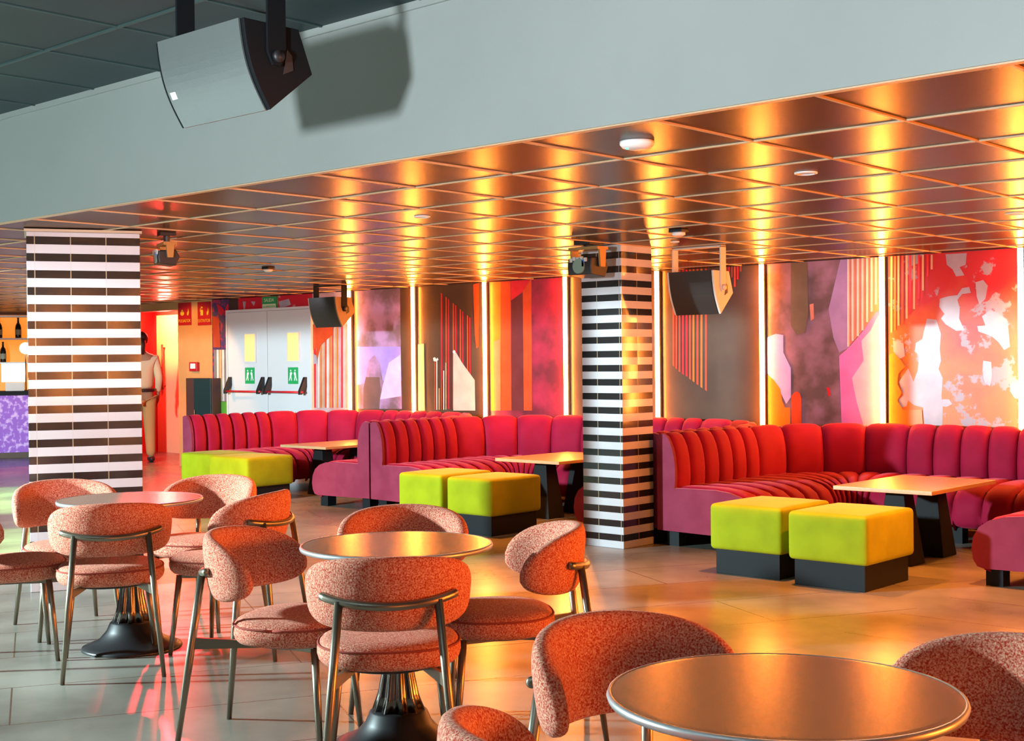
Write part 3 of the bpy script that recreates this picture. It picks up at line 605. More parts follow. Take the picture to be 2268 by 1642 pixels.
def banquette(label, xl, xr, yfl, yfr, yb=9.775, Ro=.95, n_arm=6, n_corner=4, seat_len=.195):
    t = thing('banquette', label, 'sofa', ((xl + xr) / 2, yb - 1, 0), 0, 'crimson channelled booths')
    off = Vector(((xl + xr) / 2, yb - 1))
    at0, L = upath(xl, xr, yfl, yfr, yb, Ro)
    at = lambda s: (lambda r: (r[0] - off, r[1]))(at0(s))
    e = .03
    cuts = []
    def sub(s0, ln, n): return [s0 + ln * k / n for k in range(n)]
    n3 = max(3, round(L[2] / .2))
    s0 = e; cuts += sub(s0, L[0] - e, n_arm); s0 = L[0]
    cuts += sub(s0, L[1], n_corner); s0 += L[1]
    cuts += sub(s0, L[2], n3); s0 += L[2]
    cuts += sub(s0, L[3], n_corner); s0 += L[3]
    cuts += sub(s0, L[4] - e, n_arm); cuts.append(sum(L) - e)
    bm = BM(); channelled(bm, at, cuts, BACK_PROF, .030); link('backrest', bm, M_VELVET, t, True)
    cuts2 = []
    s0 = e; cuts2 += sub(s0, L[0] - e, n_arm); s0 = L[0]
    cuts2 += sub(s0, L[1], n_corner * 2 - 1); s0 += L[1]; cuts2 += sub(s0, L[2], n3); s0 += L[2]
    cuts2 += sub(s0, L[3], n_corner * 2 - 1); s0 += L[3]; cuts2 += sub(s0, L[4] - e, n_arm); cuts2.append(sum(L) - e)
    bm = BM(); channelled(bm, at, cuts2, SEAT_PROF, .026); link('seat_cushion', bm, M_VELVET, t, True)
    # inner carcass
    tot = sum(L); sv = [e * .5 + (tot - e) * k / 120 for k in range(121)]
    bm = BM(); swept(bm, at, sv, [(.004, .112), (.70, .112), (.73, .16), (.735, .30), (.68, .37), (.12, .395), (.11, .60), (.075, .715), (.02, .765), (.004, .76)])
    link('carcass', bm, M_SEAM, t)
    # end panels
    for s, sg in ((0., 1), (tot, -1)):
        p, nn = at(s); bm = BM()
        seat = [(.262, .402)] + [(d, z - .012) for d, z in SEAT_PROF[1:]] + [(.0, .112)]
        outline = [(.0, .112), (.0, .785), (.03, .795), (.06, .797), (.09, .778), (.114, .74), (.134, .69), (.148, .63), (.156, .55), (.157, .47), (.150, .416)] + [(d, z - .01) for d, z in SEAT_PROF[2:]]
        dv = Vector((nn.y, -nn.x)) if sg > 0 else Vector((-nn.y, nn.x))
        # direction along the path, out of the arm
        q1, _ = at(.2 if sg > 0 else tot - .2); dirv = (p - q1).normalized()
        A = [bm.verts.new((*(p + nn * d + dirv * 0.0), z)) for d, z in outline]
        B = [bm.verts.new((*(p + nn * d - dirv * .028), z)) for d, z in outline]
        n = len(outline)
        for k in range(n): bm.faces.new((A[k], A[(k + 1) % n], B[(k + 1) % n], B[k]))
        bm.faces.new(A); bm.faces.new(B[::-1])
        link('end_panel', bm, M_VELVET_SIDE, t)
        # legs
        for dd in (.10, .68):
            c = p + nn * dd - dirv * .10
            bxo('leg', (c.x - .05, c.x + .05, c.y - .05, c.y + .05, 0, .112), M_PLINTH, t)
    for s in (L[0] + L[1] * .5, L[0] + L[1] + L[2] * .5, L[0] + L[1] + L[2] + L[3] * .5):
        for dd in (.12, .66):
            p, nn = at(s); c = p + nn * dd
            bxo('leg', (c.x - .05, c.x + .05, c.y - .05, c.y + .05, 0, .112), M_PLINTH, t)
    return t
banquette('crimson channelled velvet booth right of the square striped column', -5.565, -2.38, 7.68, 7.46)
banquette('crimson channelled velvet booth left of and behind the square striped column', -8.815, -5.60, 7.86, 7.75)
banquette('farthest crimson channelled velvet booth, in front of the white double doors', -11.62, -8.835, 7.80, 7.86)

# ------------------------------------------------------------------ cube stools
def rounded_box(bm, x0, x1, y0, y1, z0, z1, puff=.012, n=10):
    cx, cy, cz = (x0 + x1) / 2, (y0 + y1) / 2, (z0 + z1) / 2; hx, hy, hz = (x1 - x0) / 2, (y1 - y0) / 2, (z1 - z0) / 2
    r = .028
    import itertools
    grid = {}
    lin = [-1 + 2 * i / n for i in range(n + 1)]
    def V(a, b, c):
        k = (round(a, 5), round(b, 5), round(c, 5))
        if k not in grid:
            p = Vector((a * hx, b * hy, c * hz))
            inn = Vector((max(-(hx - r), min(hx - r, p.x)), max(-(hy - r), min(hy - r, p.y)), max(-(hz - r), min(hz - r, p.z))))
            dlt = p - inn
            if dlt.length > 1e-6: p = inn + dlt.normalized() * r
            w = [math.cos(a * math.pi / 2) * math.cos(b * math.pi / 2), math.cos(b * math.pi / 2) * math.cos(c * math.pi / 2), math.cos(a * math.pi / 2) * math.cos(c * math.pi / 2)]
            if abs(c) == 1 and c > 0: p.z += puff * w[0]
            if abs(a) == 1: p.x += puff * .6 * a * w[1]
            if abs(b) == 1: p.y += puff * .6 * b * w[2]
            grid[k] = bm.verts.new((p.x + cx, p.y + cy, p.z + cz))
        return grid[k]
    ls = sorted(set([round(q, 5) for q in lin] + [.985, -.985, .95, -.95, .9, -.9]))
    for ax in range(3):
        for sgn in (-1., 1.):
            for i in range(len(ls) - 1):
                for j in range(len(ls) - 1):
                    qs = []
                    for u, v in ((ls[i], ls[j]), (ls[i + 1], ls[j]), (ls[i + 1], ls[j + 1]), (ls[i], ls[j + 1])):
                        c = [0, 0, 0]; c[ax] = sgn; c[(ax + 1) % 3] = u; c[(ax + 2) % 3] = v; qs.append(V(*c))
                    try: bm.faces.new(qs)
                    except ValueError: pass
def stool(label, x0, x1, y0, y1, h=.432, zb=.150):
    t = thing('cube_stool', label, 'stool', ((x0 + x1) / 2, (y0 + y1) / 2, 0), 0, 'chartreuse cube stools by the booths')
    w, dp = (x1 - x0) / 2, (y1 - y0) / 2
    bm = BM(); rounded_box(bm, -w, w, -dp, dp, zb, h); link('cushion', bm, M_POUF, t, True)
    bxo('plinth', (-w + .03, w - .03, -dp + .03, dp - .03, 0, zb + .02), M_PLINTH, t, .003)
    return t
stool('chartreuse cube stool nearest the right oak table, the right one of its pair', -4.01, -3.50, 6.82, 7.42)
stool('chartreuse cube stool close to the end panel of the right crimson booth', -4.60, -4.09, 6.89, 7.49)
stool('chartreuse cube stool right in front of the oak table beside the square column', -7.27, -6.79, 7.26, 7.84)
stool('chartreuse cube stool half hidden behind another, at the middle booth', -7.88, -7.39, 7.32, 7.92)
stool('chartreuse cube stool in the far booth, the one nearer the corridor', -11.46, -10.86, 7.66, 8.16)
stool('chartreuse cube stool in the far booth, the one nearer the oak table', -10.84, -10.22, 7.56, 8.12)

# ------------------------------------------------------------------ low oak tables
def low_table(label, x0, x1, y0, y1, z=.50):
    t = thing('low_table', label, 'table', ((x0 + x1) / 2, (y0 + y1) / 2, 0), 0, 'low oak tables in the booths')
    w, dp = (x1 - x0) / 2, (y1 - y0) / 2
    bxo('tabletop', (-w, w, -dp, dp, z - .026, z), M_WOOD, t, .003)
    for sy in (-.24, .24):
        bm = BM()
        a, b = .085, .055
        lo = [bm.verts.new((sx * .125, sy + q * .105, 0)) for sx, q in ((-1, -1), (1, -1), (1, 1), (-1, 1))]
        hi = [bm.verts.new((sx * .062, sy + q * .062, z - .027)) for sx, q in ((-1, -1), (1, -1), (1, 1), (-1, 1))]
        for k in range(4): bm.faces.new((lo[k], lo[(k + 1) % 4], hi[(k + 1) % 4], hi[k]))
        bm.faces.new(lo[::-1]); bm.faces.new(hi)
        link('pedestal', bm, M_PLINTH_G, t, bevel=.006)
    return t
M_PLINTH_G = mat('black_satin_metal', (.012, .014, .016), rough=.6, spec=.15)
low_table('low oak table on two black pedestals in the right crimson booth', -4.20, -3.53, 7.72, 8.70)
low_table('low oak table partly hidden by the square striped column', -7.66, -6.95, 8.24, 9.20)
low_table('low oak table in the farthest crimson booth', -10.74, -10.03, 8.36, 9.36)

# ------------------------------------------------------------------ round pedestal tables
def round_table():
    t = thing('round_table', 'x', 'table', (0, 0, 0), 0, 'round pedestal tables')
    bm = BM(); lathe(bm, [(.02, .683), (.30, .683), (.322, .688), (.326, .6995), (.31, .7), (.02, .7)], 72); link('tabletop', bm, M_TTOP, t)
    bm = BM(); lathe(bm, [(.322, .682), (.331, .684), (.334, .692), (.331, .6998), (.3255, .7003), (.3255, .684)], 72, cap=False); link('edge_band', bm, M_TEDGE, t, True)
    fl = lambda a, z: 1 + .10 * math.cos(a * 10) * (1 if z < .64 else .2)
    prof = [(.05, .675), (.045, .64), (.041, .52), (.041, .42), (.045, .33), (.053, .25), (.066, .18), (.085, .125)]
    bm = BM(); lathe(bm, prof, 80, flute=fl); link('stem', bm, M_STEM, t, True)
    bm = BM(); lathe(bm, [(.09, .128), (.10, .12), (.115, .085), (.15, .045), (.20, .022), (.226, .012), (.23, .004), (.228, 0)], 56); link('base', bm, M_BASE, t, True)
    bm = BM(); lathe(bm, [(.10, .668), (.10, .683), ], 30); link('mount_plate', bm, M_BASE, t)
    return t
rt0 = round_table(); rt0.location = (-5.50, 3.40, 0); rt0['label'] = 'round pedestal table by the wide striped column at the left'
dup(rt0, (-3.374, 3.125, 0), 0, 'round pedestal table in the middle, ringed by four chairs')
dup(rt0, (-1.296, 2.187, 0), 0, 'round pedestal table nearest the camera, at bottom right')

# ------------------------------------------------------------------ dining chairs
def make_chair():
    t = thing('dining_chair', 'x', 'chair', (0, 0, 0), 0, 'terracotta boucle chairs at the round tables')
    # seat
    bm = BM(); NS = 56; rings = []
    prof = [(-1, .60), (-.97, .80), (-.8, .925), (-.5, .98), (-.15, 1.0), (.15, .998), (.45, .975), (.7, .93), (.87, .84), (.96, .66), (1.0, .40), (1.02, .15)]
    for zz, sc in prof:
        ring = []
        for k in range(NS):
            a = 2 * math.pi * k / NS; c, s = math.cos(a), math.sin(a); e = 2 / 2.5
            ring.append(bm.verts.new((.232 * sc * math.copysign(abs(c) ** e, c), .072 + .215 * sc * math.copysign(abs(s) ** e, s), .408 + .047 * zz)))
        rings.append(ring)
    for a, b in zip(rings, rings[1:]):
        for k in range(NS): bm.faces.new((a[k], a[(k + 1) % NS], b[(k + 1) % NS], b[k]))
    bm.faces.new(rings[0][::-1]); bm.faces.new(rings[-1])
    seat = link('seat', bm, M_BOUCLE, t, True)
    bm = BM(); pts = []
    for k in range(NS + 1):
        a = 2 * math.pi * k / NS; c, s = math.cos(a), math.sin(a); e = 2 / 2.5
        pts.append((.2315 * .985 * math.copysign(abs(c) ** e, c), .072 + .2145 * .985 * math.copysign(abs(s) ** e, s), .430))
    tube(bm, pts, .0038, 8); link('piping', bm, mat('seat_piping', (.36, .06, .035), rough=.9), seat, True)
    # backrest
    bm = BM(); TH = R(86); R0 = .243; N = 52; NC = 22; rings = []; zc = .618
    for i in range(N + 1):
        u = -1 + 2 * i / N; uu = math.copysign(1 - (1 - abs(u)) ** 1.6, u) if False else u
        th = TH * uu; au = abs(uu)
        k = max(.02, (1 - au ** 5)) ** .42
        top = .124 * k * (1 - .16 * au ** 2); bot = .108 * k * (1 - .34 * au ** 2); tk = .031 * max(.12, (1 - au ** 10)) ** .5
        drop = -.035 * au ** 2
        ring = []
        for c in range(NC):
            a = 2 * math.pi * c / NC; ca, sa = math.cos(a), math.sin(a)
            nn = tk * math.copysign(abs(ca) ** .75, ca); h = (top if sa > 0 else bot) * math.copysign(abs(sa) ** .62, sa)
            z = zc + drop + h; rr = R0 + nn + (z - zc) * .13 - .012 * (z < zc) * 0
            ring.append(bm.verts.new((rr * math.sin(th), .02 - rr * math.cos(th), z)))
        rings.append(ring)
    for a, b in zip(rings, rings[1:]):
        for k in range(NC): bm.faces.new((a[k], a[(k + 1) % NC], b[(k + 1) % NC], b[k]))
    bm.faces.new(rings[0][::-1]); bm.faces.new(rings[-1])
    link('backrest', bm, M_BOUCLE, t, True)
    # rail
    bm = BM(); pts = [(.283 * math.sin(q), .02 - .283 * math.cos(q), .596 + .022 * (q / R(46)) ** 2) for q in [R(-46 + 92 * k / 24) for k in range(25)]]
    tube(bm, [Vector(pts[0]) + (Vector(pts[0]) - Vector(pts[1])) * .3] + pts + [Vector(pts[-1]) + (Vector(pts[-1]) - Vector(pts[-2])) * .3], [.008] + [.0135] * 25 + [.008], 14)
    link('back_rail', bm, M_BRONZE, t, True)
    for s in (-1, 1):
        bm = BM(); tube(bm, [(s * .150, -.222, .608), (s * .1775, -.260, .304), (s * .205, -.298, 0)], [.0135, .0140, .0095], 14); link('leg', bm, M_BRONZE, t, True)
        bm = BM(); tube(bm, [(s * .160, .195, .362), (s * .178, .2105, .181), (s * .196, .226, 0)], [.0140, .0130, .0095], 14); link('leg', bm, M_BRONZE, t, True)
        # rail from the rear leg to the seat
        bm = BM(); A = Vector((s * .171, -.251, .0)); B = Vector((s * .10, .02, 0)); C = Vector((s * .160, .195, 0))
        for P, Q, z0, z1 in ((A, B, (.345, .385), (.348, .366)), (B, C, (.348, .366), (.348, .366))):
            d = (Q - P).normalized(); w = Vector((-d.y, d.x, 0)) * .007
            vs = [bm.verts.new((p.x + q.x, p.y + q.y, z)) for p, zz in ((P, z0), (Q, z1)) for q in (w, -w) for z in zz]
            for f in ((0, 1, 3, 2), (4, 6, 7, 5), (0, 4, 5, 1), (2, 3, 7, 6), (0, 2, 6, 4), (1, 5, 7, 3)): bm.faces.new([vs[i] for i in f])
        link('side_rail', bm, M_BRONZE, t)
    bm = BM(); lathe(bm, [(.02, .352), (.15, .352), (.16, .356), (.16, .366), (.02, .366)], 40, cy=.06); link('seat_plate', bm, M_BASE, t)
    return t
CH = [  # x, y, facing dx, dy, label
    (-5.235, 3.135, -.867, .498, 'terracotta chair with its back to the camera, before the left round table'),
    (-3.128, 2.860, -.738, .674, 'terracotta chair with its back to the camera, before the middle round table'),
    (-3.830, 3.580, .71, -.70, 'terracotta chair facing the camera from behind the middle round table'),
    (-3.192, 3.524, -.66, -.75, 'terracotta chair seen side on at the right of the middle round table'),
    (-3.745, 2.905, .88, .48, 'terracotta chair facing right at the left of the middle round table'),
    (-5.095, 3.692, -.89, -.455, 'terracotta chair with its rail showing, right of the left round table'),
    (-5.735, 3.970, .45, -.89, 'pale lit chair facing the camera behind the left round table'),
    (-6.10, 3.42, .96, -.28, 'terracotta chair against the wide striped column, left of the left table'),
    (-5.775, 2.895, .39, .92, 'chair whose red seat juts in at the left edge of the photo'),
    (-1.705, 2.335, .96, -.28, 'large terracotta chair facing inward on the left of the nearest table'),
    (-1.070, 2.565, -.22, -.975, 'pale speckled chair on the right of the nearest table, cut by the frame'),
    (-1.385, 1.725, .45, .89, 'terracotta chair of which only the back tip shows at the bottom edge'),
]
ch0 = None
for x, y, dx, dy, lab in CH:
    rot = math.atan2(-dx, dy)
    if ch0 is None:
        ch0 = make_chair(); ch0.location = (x, y, 0); ch0.rotation_euler = (0, 0, rot); ch0['label'] = lab
    else: dup(ch0, (x, y, 0), rot, lab)
# ------------------------------------------------------------------ hanging loudspeakers
def speaker(label, x0, x1, y, ztop, ceil_z, h, depth_sc, pale=False, badge=False, cab=None):
    """baffle faces -y, tipped down; local origin at the ceiling above its middle"""
    w = (x1 - x0) / 2
    t = thing('hanging_loudspeaker', label, 'loudspeaker', ((x0 + x1) / 2, y, ceil_z), 0, 'ceiling hung loudspeakers')
    zt = ztop - ceil_z
    k = h / .30; s = depth_sc
    T = (0, zt); Bp = (.10 * s, zt - .30 * k); K = (.27 * s, zt - .15 * k); U = (.215 * s, zt + .0)
    arc = []
    for q in range(13):
        a = q / 12; bul = math.sin(math.pi * a) * .022 * s
        dx, dz = Bp[0] - T[0], Bp[1] - T[1]; ln = math.hypot(dx, dz)
        arc.append((T[0] + dx * a + dz / ln * bul, T[1] + dz * a - dx / ln * bul))
    cm = cab or M_CABINET
    bm = BM(); prism(bm, arc + [K, U], -w + .018, w - .018); link('cabinet', bm, cm, t)
    side = cab or (M_SPKPALE if pale else M_CABINET)
    for a, b in ((-w, -w + .018), (w - .018, w)):
        bm = BM(); prism(bm, arc + [K, U], a, b); sp = link('side_plate', bm, side, t, bevel=.004)
        out = a if a < 0 else b; sg = -1 if a < 0 else 1
        bm = BM(); hp = [(.165 * s, zt - .08 * k), (.185 * s, zt - .10 * k), (.19 * s, zt - .15 * k), (.15 * s, zt - .17 * k)]
        prism(bm, hp, out - .002 * (sg < 0) - .001, out + .002 * (sg > 0) + .001); link('handle_recess', bm, M_BLACK, sp)
    # grille sheet following the curve
    bm = BM(); A = [(y_ - .006, z_) for y_, z_ in arc]
    prism(bm, A + [(y_, z_) for y_, z_ in arc[::-1]], -w + .02, w - .02); gr = link('grille', bm, M_GRILLE_LIT if badge else M_GRILLE_DARK, t)
    if badge:
        a = .63; i = int(a * 12); yb_, zb_ = arc[i]; y2, z2 = arc[i + 1]
        bm = BM(); prism(bm, [(yb_ - .008, zb_), (y2 - .008, z2), (y2 - .005, z2), (yb_ - .005, zb_)], -w + .035, -w + .065); link('badge', bm, M_WHITE, gr)
    # yoke
    bm = BM()
    for sg in (-1, 1):
        xx = sg * (w + .006)
        prism(bm, [(.085 * s, -.006), (.155 * s, -.006), (.155 * s, zt - .10 * k), (.135 * s, zt - .145 * k), (.105 * s, zt - .145 * k), (.085 * s, zt - .10 * k)], xx - .005, xx + .005)
    box(bm, -w - .011, w + .011, .085 * s, .155 * s, -.0105, -.0005)
    link('yoke_bracket', bm, side if pale else M_CABINET, t)
    for sg in (-1, 1):
        bm = BM(); tube(bm, [(sg * (w + .010), .12 * s, zt - .115 * k), (sg * (w + .026), .12 * s, zt - .115 * k)], .02, 16)
        link('yoke_knob', bm, M_BLACK if not pale else M_SPKPALE, t, True)
    return t
speaker('big dark loudspeaker hanging from the upper ceiling before the grey bulkhead', -4.01, -3.505, 2.60, 2.447, ZU, .285, 1.05, badge=True)
speaker('loudspeaker with a pale side plate hanging over the right crimson booth', -5.62, -5.22, 7.90, 1.955, ZC, .31, .95, pale=True)
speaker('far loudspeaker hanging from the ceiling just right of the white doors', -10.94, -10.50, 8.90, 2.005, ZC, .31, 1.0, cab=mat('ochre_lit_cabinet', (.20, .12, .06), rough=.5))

# ------------------------------------------------------------------ ceiling fixtures
def disc_detector(label, x, y, r, m_led=None, ring=False):
    t = thing('smoke_detector' if not ring else 'recessed_downlight', label, 'smoke detector' if not ring else 'downlight', (x, y, ZC), 0)
    if ring:
        bm = BM(); lathe(bm, [(r, -.0005), (r, -.006), (r * .8, -.009), (r * .78, -.002)], 32, cap=False); link('trim_ring', bm, M_WHITE, t, True)
        bm = BM(); lathe(bm, [(.001, -.001), (r * .78, -.001), (r * .78, -.003), (.001, -.003)], 32); link('lens', bm, mat('dim_lens', (.25, .2, .15), rough=.2), t)
    else:
        bm = BM(); lathe(bm, [(r, -.0005), (r, -.012), (r * .85, -.024), (r * .5, -.030), (.002, -.031)], 36); link('housing', bm, M_WHITE, t, True)
        if m_led:
            bm = BM(); lathe(bm, [(.006, -.020), (.006, -.029), (.002, -.031)], 12, cx=-r * .30, cy=-r * .55); link('status_light', bm, m_led, t)
    return t
disc_detector('white disc smoke detector with a green light near the bulkhead edge', -2.935, 3.945, .064, mat('green_led', (0, .6, .2), emit=(.05, 1, .35), estr=5))
disc_detector('small flush ring downlight in the ceiling to the right', -2.911, 5.135, .05, ring=True)
disc_detector('small flush ring downlight in the ceiling above the middle round table', -5.288, 5.116, .045, ring=True)
disc_detector('small flush ring downlight at the right edge of the photo', -2.906, 7.472, .06, ring=True)
disc_detector('tiny flush ring downlight in the ceiling beside the square column', -5.259, 7.492, .03, ring=True)
def camera_dome(label, x, y, s):
    t = thing('ceiling_sensor', label, 'sensor', (x, y, ZC), 0)
    bxo('mount', (-.5 * s, .5 * s, -.4 * s, .4 * s, -.2 * s, -.0005), M_BLACK, t, .004)
    bm = BM(); lathe(bm, [(.42 * s, -.2 * s), (.42 * s, -.34 * s), (.3 * s, -.42 * s), (.01, -.43 * s)], 24); link('lens_cover', bm, M_WHITE, t, True)
    return t
camera_dome('small black and white ceiling sensor right of the square striped column', -4.749, 6.805, .10)
camera_dome('small ceiling sensor in front of the white double doors', -8.982, 6.887, .09)
# moving spot heads
def spot_head(label, x, y, w=.2, lens=(.2, .3, .25), rot=0, drop=.06):
    t = thing('stage_light', label, 'stage light', (x, y, ZC), rot, 'stage lights under the low ceiling')
    bm = BM(); box(bm, -.3 * w, .3 * w, -.3 * w, .3 * w, -.02, -.0005); tube(bm, [(0, 0, -.02), (0, 0, -drop)], .02); link('ceiling_mount', bm, M_BLACK, t)
    bm = BM(); prism(bm, [(-.25 * w, -drop), (.25 * w, -drop), (.25 * w, -drop - .02), (-.25 * w, -drop - .02)], -.56 * w, .56 * w)
    for sg in (-1, 1): prism(bm, [(-.16 * w, -drop - .01), (.16 * w, -drop - .01), (.11 * w, -drop - .6 * w), (-.11 * w, -drop - .6 * w)], sg * .53 * w - .008, sg * .53 * w + .008)
    link('yoke', bm, mat('ochre_metal', (.42, .24, .08), rough=.4, metal=.4), t)
    zc = -drop - .58 * w
    bm = BM(); prism(bm, [(-.40 * w, zc - .25 * w), (-.44 * w, zc), (-.40 * w, zc + .25 * w), (.25 * w, zc + .30 * w), (.40 * w, zc), (.25 * w, zc - .32 * w)], -.45 * w, .45 * w)
    hd = link('lamp_head', bm, M_BLACK, t, bevel=.008)
    bm = BM(); pts = [(0, -.41 * w, zc), (0, -.47 * w, zc)]; tube(bm, pts, .22 * w, 24); link('lens', bm, mat('lens_glass', lens, rough=.08, spec=.8), hd)
    bm = BM()
    for k, (xx, zz) in enumerate(((-.3, .18), (-.18, .22), (-.05, .2), (.1, .22), (.24, .18))): box(bm, xx * w - .012, xx * w + .012, -.425 * w - .006, -.41 * w, zc + zz * w - .012, zc + zz * w + .014)
    link('connectors', bm, mat('grey_connector', (.55, .53, .48), rough=.5), hd)
    bxo('blue_plug', (.13 * w, .2 * w, -.47 * w, -.40 * w, zc - .02 * w, zc + .18 * w), mat('blue_plug', (.05, .18, .75), rough=.4), hd)
    return t
spot_head('black stage light with loose connectors hung beside the square striped column', -5.70, 7.09, .23, drop=.035)
spot_head('dark stage light hung on a stem right of the wide striped column', -7.03, 4.62, .16, drop=.06, rot=-R(20))
t = thing('stage_light', 'small stage light on the upper dark ceiling at top left', 'stage light', (-4.2, 2.25, ZU), 0, 'stage lights under the low ceiling')
bm = BM(); lathe(bm, [(.04, -.0005), (.04, -.03), (.03, -.05), (.001, -.05)], 20); link('housing', bm, M_WHITE, t, True)
bm = BM(); lathe(bm, [(.02, -.05), (.018, -.056), (.001, -.056)], 16); link('lens', bm, mat('amber_lens', (.8, .4, .1), emit=(1, .5, .1), estr=1.), t)

# ------------------------------------------------------------------ signs on the ochre wall and doors
M_SIGNRED = mat('sign_red', (.42, .01, .02), rough=.4); M_SIGNYEL = mat('sign_yellow', (.75, .50, .04), rough=.4)
YS = YW - .008
def fire_sign(label, x0, x1, z0, z1, word, kind):
    t = thing('fire_sign', label, 'sign', ((x0 + x1) / 2, YS, (z0 + z1) / 2), 0, 'red fire signs on the ochre wall')
    w, h = (x1 - x0) / 2, (z1 - z0) / 2
    bxo('plate', (-w, w, -.010, -.0005, -h, h), M_SIGNRED, t)
    bm = BM()
    def disc(cx, cz, rx, rz):
        vs = [bm.verts.new((cx + rx * math.cos(a), -.0115, cz + rz * math.sin(a))) for a in [2 * math.pi * k / 20 for k in range(20)]]; bm.faces.new(vs)
    def poly(P): bm.faces.new([bm.verts.new((x, -.0115, z)) for x, z in P])
    if kind == 'alarm':
        disc(-.35 * w, .05 * h, .30 * w, .2 * h)
        poly([(-.55 * w, .2 * h), (-.35 * w, .42 * h), (-.15 * w, .2 * h)])
    else:
        poly([(-.55 * w, -.15 * h), (-.15 * w, -.15 * h), (-.15 * w, .25 * h), (-.25 * w, .35 * h), (-.45 * w, .35 * h), (-.55 * w, .25 * h)])
        poly([(-.45 * w, .45 * h), (-.2 * w, .45 * h), (-.2 * w, .58 * h), (-.45 * w, .62 * h)])
        poly([(-.55 * w, .48 * h), (-.48 * w, .48 * h), (-.62 * w, .18 * h), (-.66 * w, .2 * h)])
    poly([(.42 * w, -.15 * h), (.62 * w, -.12 * h), (.72 * w, .15 * h), (.6 * w, .5 * h), (.55 * w, .22 * h), (.42 * w, .1 * h)])
    link('pictogram', bm, M_SIGNYEL, t)
    text('lettering', word, .055, (0, -.0115, -.62 * h), (R(90), 0, 0), M_SIGNYEL, t)
fire_sign('red fire alarm sign on the ochre wall, next to the corridor', -14.735, -14.45, 1.826, 2.118, 'PULSADOR', 'alarm')
fire_sign('red fire extinguisher sign on the ochre wall, next to the flower mural', -14.302, -14.02, 1.815, 2.112, 'EXTINTOR', 'ext')
t = thing('alarm_button', 'small red and white fire alarm button on the ochre wall', 'alarm button', (-14.37, YS, 1.29))
bxo('case', (-.085, .085, -.045, -.0005, -.058, .058), M_SIGNRED, t, .006); bxo('glass_plate', (-.05, .055, -.05, -.0445, -.025, .04), M_WHITE, t)
M_GDARK = mat('exit_sign_green', (.01, .22, .07), rough=.4, emit=(.01, .25, .08), estr=.12); M_PALE = mat('sign_pale', (.62, .68, .45), rough=.4)
t = thing('exit_sign', 'green exit sign above the white double doors', 'sign', (-12.81, YW - .0125, 2.04))
bxo('plate', (-.14, .14, -.018, -.0005, -.075, .083), M_GDARK, t)
bxo('lower_band', (-.128, .128, -.0195, -.0178, -.066, -.004), M_PALE, t)
text('lettering', 'SALIDA', .058, (0, -.0195, .04), (R(90), 0, 0), M_PALE, t)
text('lettering', 'DE EMERGENCIA', .030, (0, -.0205, -.035), (R(90), 0, 0), M_GDARK, t)
for lab, x0, x1 in (('green push bar notice on the left white door leaf', -13.276, -13.09), ('green push bar notice on the right white door leaf', -12.441, -12.255)):
    t = thing('door_notice', lab, 'sign', ((x0 + x1) / 2, YW - .0452, 1.176), 0, 'green notices on the white doors')
    bxo('plate', (-.094, .094, -.004, -.0003, -.098, .098), M_GREEN, t)
    bm = BM()
    for sg in (-1, 1):   # two figures pushing
        for P in ([(.012, .03), (.03, .045), (.055, .035), (.06, -.01), (.045, -.02), (.03, -.005)], [(.045, -.02), (.06, -.01), (.078, -.06), (.062, -.06)], [(.03, -.005), (.045, -.02), (.035, -.06), (.02, -.06)]):
            bm.faces.new([bm.verts.new((sg * x, -.0046, z)) for x, z in P])
        bm.faces.new([bm.verts.new((sg * .04 + .012 * math.cos(a), -.0046, .06 + .012 * math.sin(a))) for a in [2 * math.pi * k / 14 for k in range(14)]])
    link('pictogram', bm, M_WHITE, t)
# dark cabinet by the ochre wall
t = thing('cabinet', 'dark teal cabinet against the ochre wall behind the far booth', 'cabinet', (-14.10, 9.71, 0))
bxo('body', (-.285, .28, 0, .13, .02, 1.145), mat('dark_brown_wood', (.07, .03, .025), rough=.5), t, .004)
bxo('door', (-.085, .275, -.022, -.0005, .03, 1.14), mat('dark_teal_panel', (.012, .035, .04), rough=.35), t, .003)
bm = BM(); tube(bm, [(-.05, -.035, .55), (-.05, -.035, .75)], .008); link('door_pull', bm, M_BRONZE, bpy.data.objects['door'], True)

# ------------------------------------------------------------------ bar in the far left corner
bt = R(62.9); BN = Vector((.89, -.456, 0)); BT = Vector((.456, .89, 0))
brot = math.atan2(BT.y, BT.x)   # local +X along the bar, local -Y towards the room
BO = Vector((-18.06, 9.28, 0))
t = thing('bar_counter', 'bar counter with violet mosaic front at the far left edge', 'bar counter', BO, brot)
bxo('front', (-1.6, .45, 0, .5, .08, .90), mat('violet_mosaic', (.22, .10, .45), rough=.2, var=(.75, .60, .85), vscale=14, lo=.5, hi=.62, emit=(.45, .2, .9), estr=.35), t)
bxo('countertop', (-1.65, .5, -.06, .55, .90, .96), M_PLINTH, t); bxo('kick_board', (-1.6, .45, .03, .45, 0, .08), mat('brown_kick', (.12, .08, .05), rough=.5), t)
bm = BM()
WC = BO + BN * -1.55
box(bm, -8, 1.6, 0, .1, 0, ZC, M=Matrix.Translation(WC) @ Matrix.Rotation(brot, 4, 'Z'))
structure(link('wall_left', bm, M_WALLDARK))
t = thing('back_bar_shelf', 'orange lit bottle shelf behind the bar at far left', 'shelf', BO + BN * -1.1, brot)
bxo('back_panel', (-1.8, .6, .30, .33, .3, 2.1), mat('amber_lit_panel', (.6, .25, .05), emit=(1, .26, .02), estr=.9), t)
SH = [1.38, 1.745, 2.085]
for z in SH: bxo('shelf_board', (-1.8, .6, 0, .298, z - .025, z), M_WHITE if z > 1.3 else M_PLINTH, t)
bxo('lower_cupboard', (-1.8, .6, 0, .298, 0, .9), M_PLINTH, t)
